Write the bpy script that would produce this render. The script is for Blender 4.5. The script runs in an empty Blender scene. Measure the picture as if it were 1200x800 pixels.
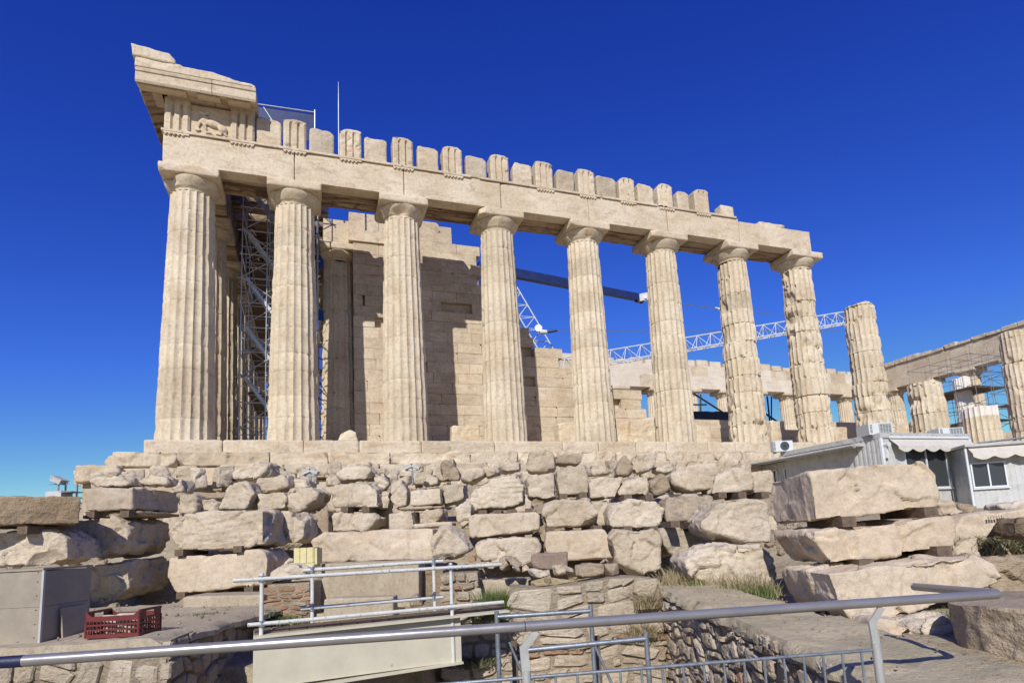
import bpy, bmesh, math, random
import numpy as np
from mathutils import Vector, Matrix
R = math.radians
S = bpy.context.scene
COL = S.collection
random.seed(7)

# ------------------------------------------------------------------ camera (solved from the temple's known dimensions)
CP = np.array([4.29426, -24.7306, -3.89219]); YAW, PIT, ROL = 0.346568577, 0.147538539, -0.0510008
FPX, PX, PY = 711.79, 617.44, 520.63          # in pixels of the 1200 x 800 photograph
_F = np.array([math.sin(YAW)*math.cos(PIT), math.cos(YAW)*math.cos(PIT), math.sin(PIT)])
_Rr = np.array([math.cos(YAW), -math.sin(YAW), 0.0]); _U = np.cross(_Rr, _F)
_R2 = _Rr*math.cos(ROL)+_U*math.sin(ROL); _U2 = -_Rr*math.sin(ROL)+_U*math.cos(ROL)
cam = bpy.data.cameras.new('camera'); camo = bpy.data.objects.new('camera', cam); COL.objects.link(camo)
cam.sensor_fit = 'HORIZONTAL'; cam.sensor_width = 36; cam.lens = FPX/1200*36
cam.shift_x = -(PX-600)/1200; cam.shift_y = (PY-400)/1200
cam.clip_start = 0.1; cam.clip_end = 20000
camo.matrix_world = Matrix(((_R2[0], _U2[0], -_F[0], CP[0]), (_R2[1], _U2[1], -_F[1], CP[1]), (_R2[2], _U2[2], -_F[2], CP[2]), (0, 0, 0, 1)))
S.camera = camo

# ------------------------------------------------------------------ light
SUN_AZ, SUN_EL = 210.0, 34.5
w = bpy.data.worlds.new('World'); S.world = w; w.use_nodes = True
nt = w.node_tree; nt.nodes.clear()
sky = nt.nodes.new('ShaderNodeTexSky'); sky.sky_type = 'NISHITA'; sky.sun_disc = False
sky.sun_elevation = R(SUN_EL); sky.sun_rotation = R(SUN_AZ)
sky.altitude = 1500; sky.air_density = 0.85; sky.dust_density = 0.25; sky.ozone_density = 4.0
bg = nt.nodes.new('ShaderNodeBackground'); bg.inputs['Strength'].default_value = 0.075
wo = nt.nodes.new('ShaderNodeOutputWorld')
SKS = 0.075
sep = nt.nodes.new('ShaderNodeSeparateColor'); com = nt.nodes.new('ShaderNodeCombineColor'); nt.links.new(sky.outputs[0], sep.inputs[0])
def _m(op, a_, b_):      # deep polarised blue: each channel of the sky keeps its own contrast
    n_ = nt.nodes.new('ShaderNodeMath'); n_.operation = op
    for k_, v_ in enumerate((a_, b_)):
        if hasattr(v_, 'links'): nt.links.new(v_, n_.inputs[k_])
        else: n_.inputs[k_].default_value = v_
    return n_.outputs[0]
for k_, (kk, pp, mx_) in enumerate(((3.3, 1.74, .55), (2.4, 1.50, .62), (1.98, .90, .76))):
    nt.links.new(_m('MINIMUM', _m('MULTIPLY', _m('POWER', _m('MULTIPLY', sep.outputs[k_], SKS), pp), kk/SKS), mx_/SKS), com.inputs[k_])
nt.links.new(com.outputs[0], bg.inputs['Color']); nt.links.new(bg.outputs[0], wo.inputs[0])
sd = bpy.data.lights.new('sun', 'SUN'); sd.energy = 4.6; sd.angle = R(0.53); sd.color = (1.0, 0.975, 0.94)
so = bpy.data.objects.new('sun', sd); COL.objects.link(so); so.location = (-20, -50, 50)
sv = Vector((math.sin(R(SUN_AZ))*math.cos(R(SUN_EL)), math.cos(R(SUN_AZ))*math.cos(R(SUN_EL)), math.sin(R(SUN_EL))))
so.rotation_euler = sv.to_track_quat('Z', 'Y').to_euler()
S.view_settings.view_transform = 'Standard'; S.view_settings.look = 'None'; S.view_settings.exposure = 0.0; S.view_settings.gamma = 1
S.render.engine = 'CYCLES'; S.cycles.max_bounces = 6; S.cycles.diffuse_bounces = 4; S.cycles.use_adaptive_sampling = True

# ------------------------------------------------------------------ pixel <-> place
HD = np.array([math.sin(YAW), math.cos(YAW), 0.0]); RT = np.array([math.cos(YAW), -math.sin(YAW), 0.0])
def ray(u, v): return _F+_R2*(u-PX)/FPX-_U2*(v-PY)/FPX
def onplane(u, v, n, q):
    d = ray(u, v); n = np.array(n, float); return CP+d*(np.dot(n, np.array(q)-CP)/np.dot(n, d))
def at(u, v, D): return onplane(u, v, HD, CP+HD*D)          # point D metres ahead of the camera
def aty(u, v, y): return onplane(u, v, (0, 1, 0), (0, y, 0))
def atx(u, v, x): return onplane(u, v, (1, 0, 0), (x, 0, 0))
def atz(u, v, z): return onplane(u, v, (0, 0, 1), (0, 0, z))
def LD(L, D, z=0.0): return np.array([CP[0]+RT[0]*L+HD[0]*D, CP[1]+RT[1]*L+HD[1]*D, z])

# ------------------------------------------------------------------ noise
def _h(ix, iy, iz, s):
    n = (ix*374761393+iy*668265263+iz*2147483647+s*1274126177) & 0xffffffff
    n = ((n ^ (n >> 13))*1274126177) & 0xffffffff
    n = ((n ^ (n >> 16))*2246822519) & 0xffffffff
    return ((n ^ (n >> 15)) & 0xffffff)/float(0xffffff)
def vn(P, f, s=0):
    Q = np.asarray(P)*f+1000.0; i = np.floor(Q).astype(np.int64); t = Q-i; t = t*t*(3-2*t)
    x, y, z = i[:, 0], i[:, 1], i[:, 2]; r = 0
    for a in (0, 1):
        for b in (0, 1):
            for c in (0, 1):
                r = r+_h(x+a, y+b, z+c, s)*(t[:, 0] if a else 1-t[:, 0])*(t[:, 1] if b else 1-t[:, 1])*(t[:, 2] if c else 1-t[:, 2])
    return r
def fbm(P, f, s=0, o=3, g=.5):
    r = 0; a = 1; m = 0
    for k in range(o): r = r+a*vn(P, f*2.03**k, s+k*7); m += a; a *= g
    return r/m

# ------------------------------------------------------------------ objects
def wloc(o):
    v = Vector((0, 0, 0))
    while o: v = v+o.location; o = o.parent
    return v
def tag(o, label=None, cat=None, group=None, kind=None):
    if label: o['label'] = label
    if cat: o['category'] = cat
    if group: o['group'] = group
    if kind: o['kind'] = kind
    return o
def empty(name, loc, label=None, cat=None, group=None, kind=None):
    o = bpy.data.objects.new(name, None); o.location = Vector([float(a) for a in loc]); o.empty_display_size = .2; COL.objects.link(o)
    return tag(o, label, cat, group, kind)
def mesh(name, V, F, mat, parent=None, smooth=False, tone=None, midx=None, sharp=None):
    V = np.asarray(V, float)
    if parent is not None: org = np.array(wloc(parent))
    else: org = np.array([(V[:, 0].min()+V[:, 0].max())/2, (V[:, 1].min()+V[:, 1].max())/2, V[:, 2].min()])
    me = bpy.data.meshes.new(name)
    W = V-org
    if isinstance(F, np.ndarray) and F.ndim == 2:
        n, k = F.shape; me.vertices.add(len(W)); me.vertices.foreach_set('co', W.ravel())
        me.loops.add(n*k); me.loops.foreach_set('vertex_index', F.ravel().astype(np.int32))
        me.polygons.add(n); me.polygons.foreach_set('loop_start', (np.arange(n)*k).astype(np.int32))
        me.update(calc_edges=True); me.validate()
    else:
        me.from_pydata([tuple(p) for p in W], [], [tuple(int(i) for i in f) for f in F]); me.update()
    for m in (mat if isinstance(mat, (list, tuple)) else [mat]): me.materials.append(m)
    if midx is not None: me.polygons.foreach_set('material_index', np.asarray(midx, np.int32))
    at_ = me.attributes.new('tone', 'FLOAT', 'POINT')
    t = np.ones(len(me.vertices)) if tone is None else np.broadcast_to(np.asarray(tone, float), (len(me.vertices),))
    at_.data.foreach_set('value', np.ascontiguousarray(t, np.float32))
    if smooth: me.polygons.foreach_set('use_smooth', np.ones(len(me.polygons), bool))
    o = bpy.data.objects.new(name, me); COL.objects.link(o)
    if parent is None: o.location = Vector([float(a) for a in org])
    else: o.parent = parent
    if smooth and sharp:
        try: me.set_sharp_from_angle(angle=R(sharp))
        except Exception: pass
    return o
class MB:
    def __init__(s): s.v = []; s.f = []; s.t = []; s.m = []; s.cur = 1.0; s.mi = 0
    def add(s, V, F):
        b = len(s.v); s.v.extend([tuple(p) for p in V]); s.f.extend([tuple(b+i for i in f) for f in F]); s.t.extend([s.cur]*len(V)); s.m.extend([s.mi]*len(F))
    def box(s, a, b):
        x0, y0, z0 = a; x1, y1, z1 = b
        s.add([(x0, y0, z0), (x1, y0, z0), (x1, y1, z0), (x0, y1, z0), (x0, y0, z1), (x1, y0, z1), (x1, y1, z1), (x0, y1, z1)],
              [(0, 3, 2, 1), (4, 5, 6, 7), (0, 1, 5, 4), (1, 2, 6, 5), (2, 3, 7, 6), (3, 0, 4, 7)])
    def obox(s, c, ax, ay, az):   # centre and half-axis vectors
        c, ax, ay, az = [np.array(q, float) for q in (c, ax, ay, az)]
        V = [c+sx*ax+sy*ay+sz*az for sz in (-1, 1) for sx, sy in ((-1, -1), (1, -1), (1, 1), (-1, 1))]
        s.add(V, [(0, 3, 2, 1), (4, 5, 6, 7), (0, 1, 5, 4), (1, 2, 6, 5), (2, 3, 7, 6), (3, 0, 4, 7)])
    def bar(s, p, q, w_, h_, up=(0, 0, 1)):
        p = np.array(p, float); q = np.array(q, float); d = q-p; L = np.linalg.norm(d); d = d/L; up = np.array(up, float)
        sd_ = np.cross(d, up); 
        if np.linalg.norm(sd_) < 1e-4: sd_ = np.cross(d, (1, 0, 0))
        sd_ /= np.linalg.norm(sd_); u = np.cross(sd_, d)
        s.obox((p+q)/2, d*L/2, sd_*w_/2, u*h_/2)
    def tube(s, p, q, r, n=8, r2=None):
        p = np.array(p, float); q = np.array(q, float); d = q-p; d /= np.linalg.norm(d)
        a = np.cross(d, (0, 0, 1) if abs(d[2]) < .9 else (1, 0, 0)); a /= np.linalg.norm(a); b = np.cross(d, a); r2 = r if r2 is None else r2
        V = [p+r*(a*math.cos(2*math.pi*k/n)+b*math.sin(2*math.pi*k/n)) for k in range(n)]+[q+r2*(a*math.cos(2*math.pi*k/n)+b*math.sin(2*math.pi*k/n)) for k in range(n)]
        s.add(V, [(k, (k+1) % n, n+(k+1) % n, n+k) for k in range(n)]+[tuple(range(n-1, -1, -1)), tuple(range(n, 2*n))])
    def prism(s, poly, d):        # polygon of 3-D points pushed along d
        n = len(poly); d = np.array(d, float); V = [np.array(p, float) for p in poly]+[np.array(p, float)+d for p in poly]
        s.add(V, [tuple(range(n-1, -1, -1)), tuple(range(n, 2*n))]+[(k, (k+1) % n, n+(k+1) % n, n+k) for k in range(n)])
    def lathe(s, c, prof, n=32):
        V = [(c[0]+r*math.cos(2*math.pi*k/n), c[1]+r*math.sin(2*math.pi*k/n), c[2]+z) for r, z in prof for k in range(n)]
        F = [(i*n+k, i*n+(k+1) % n, (i+1)*n+(k+1) % n, (i+1)*n+k) for i in range(len(prof)-1) for k in range(n)]
        F += [tuple(range(n-1, -1, -1)), tuple(range((len(prof)-1)*n, len(prof)*n))]
        s.add(V, F)
    def build(s, name, mat, parent=None, smooth=False, sharp=40):
        return mesh(name, s.v, s.f, mat, parent, smooth, s.t, s.m, sharp)
def curve_tube(name, pts, r, mat, parent=None, n=12):
    P = [np.array(p, float) for p in pts]; V = []; F = []
    a = None
    for i, p in enumerate(P):
        d = P[min(i+1, len(P)-1)]-P[max(i-1, 0)]; d /= np.linalg.norm(d)
        if a is None: a = np.cross(d, (0, 0, 1) if abs(d[2]) < .9 else (1, 0, 0))
        a = a-d*np.dot(a, d); a /= np.linalg.norm(a); b = np.cross(d, a)
        V += [p+r*(a*math.cos(2*math.pi*k/n)+b*math.sin(2*math.pi*k/n)) for k in range(n)]
    for i in range(len(P)-1): F += [(i*n+k, i*n+(k+1) % n, (i+1)*n+(k+1) % n, (i+1)*n+k) for k in range(n)]
    F += [tuple(range(n-1, -1, -1)), tuple(range((len(P)-1)*n, len(P)*n))]
    return mesh(name, V, F, mat, parent, True, sharp=50)

# ------------------------------------------------------------------ materials
def newmat(name):
    m = bpy.data.materials.new(name); m.use_nodes = True; t = m.node_tree; t.nodes.clear()
    o = t.nodes.new('ShaderNodeOutputMaterial'); b = t.nodes.new('ShaderNodeBsdfPrincipled'); t.links.new(b.outputs[0], o.inputs[0])
    return m, t, b
def nnoise(t, vec, sc, det=4, ro=.55, dist=0):
    n = t.nodes.new('ShaderNodeTexNoise'); n.inputs['Scale'].default_value = sc; n.inputs['Detail'].default_value = det; n.inputs['Roughness'].default_value = ro; n.inputs['Distortion'].default_value = dist
    t.links.new(vec, n.inputs['Vector']); return n.outputs[0]
def ramp(t, fac, stops):
    r = t.nodes.new('ShaderNodeValToRGB'); e = r.color_ramp.elements
    while len(e) < len(stops): e.new(.5)
    for el, (p, c) in zip(e, stops): el.position = p; el.color = (c if len(c) == 4 else (*c, 1)) if isinstance(c, tuple) else (c, c, c, 1)
    t.links.new(fac, r.inputs[0]); return r.outputs[0]
def mix(t, fac, a, b, mode='MIX'):
    m = t.nodes.new('ShaderNodeMix'); m.data_type = 'RGBA'; m.blend_type = mode
    for ix, val in ((0, fac), (6, a), (7, b)):
        s_ = m.inputs[ix]
        if hasattr(val, 'links'): t.links.new(val, s_)
        elif isinstance(val, (int, float)): s_.default_value = val if ix == 0 else (val, val, val, 1)
        else: s_.default_value = (*val, 1)
    return m.outputs[2]
def mth(t, op, a, b=None, c=False):
    m = t.nodes.new('ShaderNodeMath'); m.operation = op; m.use_clamp = c
    for k, val in enumerate((a, b)):
        if val is None: continue
        if hasattr(val, 'links'): t.links.new(val, m.inputs[k])
        else: m.inputs[k].default_value = val
    return m.outputs[0]
def stone(name, base, light, stain, grey=(.20, .185, .16), rough=.85, bump=.5, sc=1.0, streak=0.5, patina=.5, pits=.4, ax=(1, 1, 3.2), crack=.12, st=.5):
    """weathered stone: bedding streaks, tan stains, grey lichen patches, pits"""
    m, t, b = newmat(name)
    g = t.nodes.new('ShaderNodeNewGeometry'); vec = g.outputs['Position']
    mp = t.nodes.new('ShaderNodeMapping'); mp.inputs['Scale'].default_value = ax; mp.inputs['Rotation'].default_value = (.15, .22, 0); t.links.new(vec, mp.inputs[0]); sv_ = mp.outputs[0]
    n1 = nnoise(t, vec, .55*sc, 5, .6); n2 = nnoise(t, sv_, 1.7*sc, 6, .65, .6); n3 = nnoise(t, vec, 9*sc, 5, .65); n4 = nnoise(t, vec, 45*sc, 3, .6)
    c = mix(t, ramp(t, n1, [(.40, 0.), (.60, 1.)]), base, light)
    c = mix(t, mth(t, 'MULTIPLY', ramp(t, n2, [(st, 0.), (st+.14, 1.)]), streak), c, stain)
    gp = mth(t, 'MULTIPLY', ramp(t, nnoise(t, vec, 1.3*sc, 7, .7, .4), [(.56, 0.), (.68, 1.)]), patina)
    c = mix(t, gp, c, grey)
    c = mix(t, .75, c, ramp(t, n3, [(.25, .62), (.5, 1.), (.8, 1.12)]), 'MULTIPLY')
    c = mix(t, .6, c, ramp(t, n4, [(.3, .75), (.6, 1.08)]), 'MULTIPLY')
    crk = t.nodes.new('ShaderNodeTexVoronoi'); crk.feature = 'DISTANCE_TO_EDGE'; crk.inputs['Scale'].default_value = 1.1*sc
    wv = t.nodes.new('ShaderNodeVectorMath'); wv.operation = 'ADD'; nz = t.nodes.new('ShaderNodeTexNoise'); nz.inputs['Scale'].default_value = 2.2*sc; nz.inputs['Detail'].default_value = 5
    t.links.new(vec, nz.inputs[0]); t.links.new(sv_, wv.inputs[0]); t.links.new(nz.outputs['Color'], wv.inputs[1]); t.links.new(wv.outputs[0], crk.inputs['Vector'])
    ck = ramp(t, crk.outputs[0], [(0., 0.), (.022, 1.)]); ckm = ramp(t, nnoise(t, vec, 1.1*sc, 2), [(.5, 1.), (.58, 0.)]); ck2 = mth(t, 'MAXIMUM', ck, ckm)
    c = mix(t, crack, c, ck2, 'MULTIPLY')
    at_ = t.nodes.new('ShaderNodeAttribute'); at_.attribute_name = 'tone'; tn = at_.outputs['Fac']
    lo = mth(t, 'MINIMUM', tn, 1.0); hi = mth(t, 'SUBTRACT', tn, 1.0, True)
    c = mix(t, 1.0, c, lo, 'MULTIPLY'); c = mix(t, hi, c, (.72, .69, .62))
    t.links.new(c, b.inputs['Base Color']); b.inputs['Roughness'].default_value = rough; b.inputs['Specular IOR Level'].default_value = .25
    vo = t.nodes.new('ShaderNodeTexVoronoi'); vo.inputs['Scale'].default_value = 14*sc; t.links.new(vec, vo.inputs['Vector'])
    pit = ramp(t, vo.outputs[0], [(.05, 0.), (.3, 1.)])
    h = mth(t, 'ADD', mth(t, 'MULTIPLY', n3, .6), mth(t, 'MULTIPLY', n4, .18)); h = mth(t, 'ADD', h, mth(t, 'MULTIPLY', pit, .12*pits)); h = mth(t, 'ADD', h, mth(t, 'MULTIPLY', n2, .6)); h = mth(t, 'ADD', h, mth(t, 'MULTIPLY', ck2, .2*crack*2))
    bp = t.nodes.new('ShaderNodeBump'); bp.inputs['Strength'].default_value = bump; bp.inputs['Distance'].default_value = .06; t.links.new(h, bp.inputs['Height']); t.links.new(bp.outputs[0], b.inputs['Normal'])
    return m
def plain(name, col, rough=.6, metal=0., var=.25, sc=6, bump=.08, dirt=None, dth=(.55, .7)):
    m, t, b = newmat(name); tc = t.nodes.new('ShaderNodeTexCoord'); vec = tc.outputs['Object']
    n = nnoise(t, vec, sc, 5, .65); c = mix(t, ramp(t, n, [(.3, 0.), (.7, 1.)]), tuple(x*(1-var) for x in col), tuple(min(1, x*(1+var*.4)) for x in col))
    if dirt: c = mix(t, ramp(t, nnoise(t, vec, sc*2.3, 6, .7), [(dth[0], 0.), (dth[1], 1.)]), c, dirt)
    t.links.new(c, b.inputs['Base Color']); b.inputs['Metallic'].default_value = metal
    t.links.new(ramp(t, n, [(0., max(0, rough-.12)), (1., min(1, rough+.12))]), b.inputs['Roughness'])
    if bump:
        bp = t.nodes.new('ShaderNodeBump'); bp.inputs['Strength'].default_value = bump; bp.inputs['Distance'].default_value = .02; t.links.new(nnoise(t, vec, sc*5, 4), bp.inputs['Height']); t.links.new(bp.outputs[0], b.inputs['Normal'])
    return m
M = {}
M['marble'] = stone('temple_marble', (0.582, 0.468, 0.319), (0.677, 0.571, 0.414), (0.477, 0.332, 0.201), grey=(0.342, 0.277, 0.191), streak=.55, patina=.6, bump=.42, ax=(.6, .8, 2.0))
M['column'] = stone('column_marble', (0.587, 0.478, 0.323), (0.674, 0.570, 0.408), (0.481, 0.351, 0.215), grey=(0.385, 0.322, 0.223), streak=.5, patina=.5, bump=.32, ax=(1, 1, .5))
M['block'] = stone('fallen_marble', (0.514, 0.417, 0.292), (0.627, 0.526, 0.389), (0.429, 0.328, 0.217), grey=(0.317, 0.273, 0.212), streak=.45, patina=.4, bump=.75, sc=1.5, pits=1)
M['smooth'] = stone('sawn_marble', (0.523, 0.414, 0.290), (0.599, 0.489, 0.357), (0.456, 0.335, 0.210), streak=.4, patina=.12, bump=.22, sc=1.2, pits=.3)
M['greyrock'] = stone('grey_limestone', (0.357, 0.274, 0.181), (0.458, 0.360, 0.245), (0.268, 0.187, 0.113), grey=(0.156, 0.131, 0.100), streak=.5, patina=.6, bump=.9, sc=1.8, pits=1)
M['brown'] = stone('shade_brown_stone', (0.328, 0.234, 0.141), (0.405, 0.308, 0.189), (0.261, 0.169, 0.097), streak=.4, patina=.3, bump=.8, sc=2.2, pits=1)  # shade painted as stone colour, for blocks that lie in shadow
M['rubble'] = stone('masonry_stone', (0.481, 0.387, 0.266), (0.588, 0.490, 0.359), (0.385, 0.283, 0.177), grey=(0.211, 0.188, 0.159), streak=.5, patina=.35, bump=.8, sc=2.6, pits=.8)
M['mortar'] = stone('old_mortar', (0.428, 0.338, 0.226), (0.514, 0.419, 0.291), (0.320, 0.229, 0.145), streak=.5, patina=.35, bump=1., sc=4, pits=1)
M['cap'] = stone('wall_coping', (0.434, 0.365, 0.230), (0.567, 0.472, 0.306), (0.554, 0.434, 0.246), grey=(0.250, 0.218, 0.150), streak=.7, patina=.7, bump=.6, sc=3, pits=1, ax=(1, 1, 1))
M['brick'] = stone('old_brick', (0.367, 0.199, 0.119), (0.425, 0.269, 0.167), (0.367, 0.279, 0.167), streak=.5, patina=.2, bump=.6, sc=4, pits=1)
M['earth'] = stone('rocky_earth', (0.385, 0.308, 0.194), (0.477, 0.394, 0.259), (0.275, 0.204, 0.118), streak=.5, patina=.5, bump=1., sc=1.6, pits=1, ax=(1, 1, 1))
M['concrete'] = stone('grey_concrete', (0.390, 0.317, 0.215), (0.455, 0.378, 0.265), (0.314, 0.238, 0.148), streak=.5, patina=.15, bump=.15, sc=2, pits=.3, ax=(3, 3, .8))
M['wood'] = plain('weathered_wood', (.33, .28, .205), .8, var=.22, sc=3, bump=.3, dirt=(.29, .245, .18), dth=(.55, .75))
M['plank'] = plain('dark_plank', (.16, .11, .07), .85, var=.5, sc=9, bump=.4)
M['white'] = plain('white_paint_worn', (.62, .61, .54), .5, sc=14, var=.15, dirt=(.22, .20, .16), dth=(.58, .63))
M['galv'] = plain('galvanised_steel', (.30, .33, .35), .45, .6, sc=18, var=.3, dirt=(.20, .18, .15))
M['alu'] = plain('brushed_rail', (.34, .32, .30), .33, .55, sc=5, var=.12, bump=.03, dirt=(.25, .23, .21), dth=(.6, .75))
M['navy'] = plain('navy_sleeve', (.012, .016, .05), .45)
M['railpost'] = plain('railing_post_paint', (.42, .41, .37), .5, .2, sc=9, var=.15)
M['dark'] = plain('dark_steel', (.05, .05, .055), .55, .5)
M['scaf'] = plain('scaffold_tube', (.26, .26, .25), .5, .45, sc=12, var=.4)
M['scafl'] = plain('scaffold_bright', (.50, .50, .49), .4, .5, sc=12, var=.2)
M['net'] = plain('blue_net', (.015, .06, .33), .7, sc=20)
M['boom'] = plain('blue_boom_paint', (.015, .03, .115), .45, .1, sc=3)
M['cream'] = plain('cream_beam_paint', (.58, .525, .385), .5, sc=3, var=.12, bump=.03, dirt=(.33, .27, .18), dth=(.66, .72))
M['cabin'] = plain('cabin_panel', (.52, .515, .48), .55, sc=1.5, var=.14, bump=.02, dirt=(.36, .34, .29), dth=(.5, .7))
M['roofm'] = plain('cabin_roof', (.46, .45, .41), .6, sc=3, var=.2, dirt=(.25, .22, .17))
M['awn'] = plain('canvas_awning', (.58, .53, .44), .85, sc=6, var=.15)
M['frame'] = plain('white_frame', (.66, .67, .66), .4, var=.06)
M['ac'] = plain('ac_casing', (.60, .60, .57), .5, var=.08)
M['grille'] = plain('dark_grille', (.05, .07, .07), .5)
M['yellow'] = plain('pale_yellow_brick', (.62, .54, .27), .8, sc=8, var=.12, dirt=(.5, .42, .24))
M['red'] = plain('red_plastic', (.15, .022, .018), .5, sc=6, var=.2, bump=.02, dirt=(.25, .13, .10), dth=(.62, .72))
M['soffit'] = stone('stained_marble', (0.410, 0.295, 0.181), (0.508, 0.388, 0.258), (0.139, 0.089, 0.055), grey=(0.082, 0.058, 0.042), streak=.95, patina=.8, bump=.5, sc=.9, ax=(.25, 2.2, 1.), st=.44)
M['purple'] = stone('purple_stone', (0.261, 0.189, 0.141), (0.318, 0.249, 0.189), (0.212, 0.149, 0.106), streak=.4, patina=.25, bump=.4, sc=2.5)
def glass():
    m, t, b = newmat('window_glass'); b.inputs['Base Color'].default_value = (.045, .05, .052, 1); b.inputs['Roughness'].default_value = .08; b.inputs['Specular IOR Level'].default_value = .6; return m
M['glass'] = glass()
def leafm(name, a, b_):
    m, t, b = newmat(name); g = t.nodes.new('ShaderNodeNewGeometry')
    t.links.new(ramp(t, g.outputs['Random Per Island'], [(0., a), (1., b_)]), b.inputs['Base Color']); b.inputs['Roughness'].default_value = .7; return m
M['drygrass'] = leafm('dry_grass', (.20, .15, .07), (.42, .34, .19)); M['grass'] = leafm('green_grass', (.05, .085, .02), (.16, .20, .05)); M['shrub'] = leafm('grey_green_shrub', (.10, .11, .05), (.24, .22, .12))

# ------------------------------------------------------------------ rough stone
def hull_clip(V, cuts):
    bm = bmesh.new()
    for p in V: bm.verts.new(p)
    bmesh.ops.convex_hull(bm, input=bm.verts[:])
    for co, no in cuts:
        bmesh.ops.bisect_plane(bm, geom=bm.verts[:]+bm.edges[:]+bm.faces[:], dist=1e-5, plane_co=co, plane_no=no, clear_outer=True)
        pts = [v.co.copy() for v in bm.verts]
        if len(pts) < 4: break
        bm.clear()
        for p in pts: bm.verts.new(p)
        r = bmesh.ops.convex_hull(bm, input=bm.verts[:])
        bmesh.ops.delete(bm, geom=[g for g in bm.verts if not g.link_faces], context='VERTS')
    return bm
def remesh(bm, vox, org):
    me = bpy.data.meshes.new('tmp'); bm.to_mesh(me); bm.free()
    o = bpy.data.objects.new('tmp', me); COL.objects.link(o)
    md = o.modifiers.new('r', 'REMESH'); md.mode = 'VOXEL'; md.voxel_size = vox; md.adaptivity = 0
    dg = bpy.context.evaluated_depsgraph_get(); e = o.evaluated_get(dg); m2 = e.to_mesh()
    n = len(m2.vertices); V = np.empty(n*3); m2.vertices.foreach_get('co', V); V = V.reshape(-1, 3)
    N = np.empty(n*3); m2.vertices.foreach_get('normal', N); N = N.reshape(-1, 3)
    k = len(m2.polygons); F = np.empty(k*4, np.int32); ok = len(m2.loops) == k*4
    if ok: m2.loops.foreach_get('vertex_index', F); F = F.reshape(-1, 4)
    else: F = [tuple(p.vertices) for p in m2.polygons]
    e.to_mesh_clear(); bpy.data.objects.remove(o); bpy.data.meshes.remove(me)
    return V, N, F
def bite(V, c, r):
    c = np.array(c, float); d = V-c; L = np.linalg.norm(d, axis=1); m = L < r
    V[m] = c+d[m]/np.maximum(L[m], 1e-6)[:, None]*r
def carve(V8, name, mat, parent=None, chips=4, chip=.12, rough=.012, vox=.035, seed=0, facet=0, layers=0., bites=(), tone=1.0, big=.5, frame=None, fract=0):
    """closed stone from hull points: corners knocked off, remeshed, surface worn"""
    rs = np.random.RandomState(seed); V8 = np.array(V8, float); c = V8.mean(0); ext = V8.max(0)-V8.min(0); A3 = np.eye(3) if frame is None else frame
    cuts = []
    for k in range(chips):
        n = rs.choice([-1, 1], 3)*rs.uniform(.25, 1, 3); n /= np.linalg.norm(n); n = A3@n; s = (V8@n).max()
        cuts.append((Vector(n*(s-chip*rs.uniform(.35, 1.2))), Vector(n)))
    for k in range(facet):
        n = rs.normal(0, 1, 3); n /= np.linalg.norm(n); s = (V8@n).max(); md_ = c@n
        cuts.append((Vector(n*(md_+(s-md_)*rs.uniform(.84, .96))), Vector(n)))
    bm = hull_clip(V8, cuts); V, N, F = remesh(bm, vox, c)
    if len(V) < 8: bm = hull_clip(V8, []); V, N, F = remesh(bm, vox*.5, c)
    s = seed % 97
    d = (fbm(V, 1.1/big, s, 2)-.5)*rough*(1.1 if fract else 2.6)+(fbm(V, 4.5, s+3, 3)-.5)*rough*2.2+(fbm(V, 16, s+5, 2)-.5)*rough*1.0
    pc = np.clip(fbm(V, 2.3, s+9, 3)-.60, 0, 1)*rough*9; d = d-pc
    if fract:      # broken faces: neighbouring spalls each with their own tilt and depth
        area = np.prod(np.sort(ext)[1:]); K = int(np.clip(6+area*fract*22, 8, 70)); C = V[rs.randint(len(V), size=K)]; G_ = rs.normal(0, 1, (K, 3)); O_ = rs.uniform(-1, .6, K)
        W_ = V+(np.stack([fbm(V, 3.1, s+41, 2), fbm(V, 3.1, s+43, 2), fbm(V, 3.1, s+47, 2)], 1)-.5)*.28
        ix = np.argmin(((W_[:, None, :]-C[None])**2).sum(-1), 1); am = rough*1.8
        d = d+np.clip((((V-C[ix])*G_[ix]).sum(1))*.09+O_[ix]*am, -am*1.6, am*.8)
    if layers:
        q = V.copy(); q[:, 2] += (fbm(V, .9, s+11, 2)-.5)*.35; z = q[:, 2]*9.0/1.0
        st = np.abs(((z+fbm(V, 3, s+2, 2)*1.5) % 1.0)-.5)*2; d = d-layers*(1-np.clip(st*1.8, 0, 1))*np.clip(vn(V, 1.5, s+21)*1.6-.3, 0, 1)
    V = V+N*d[:, None]
    for b_ in bites: bite(V, b_[:3], b_[3])
    return mesh(name, V, F, mat, parent, True, tone=tone)
def boxpts(a, b): return [(x, y, z) for x in (a[0], b[0]) for y in (a[1], b[1]) for z in (a[2], b[2])]
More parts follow.
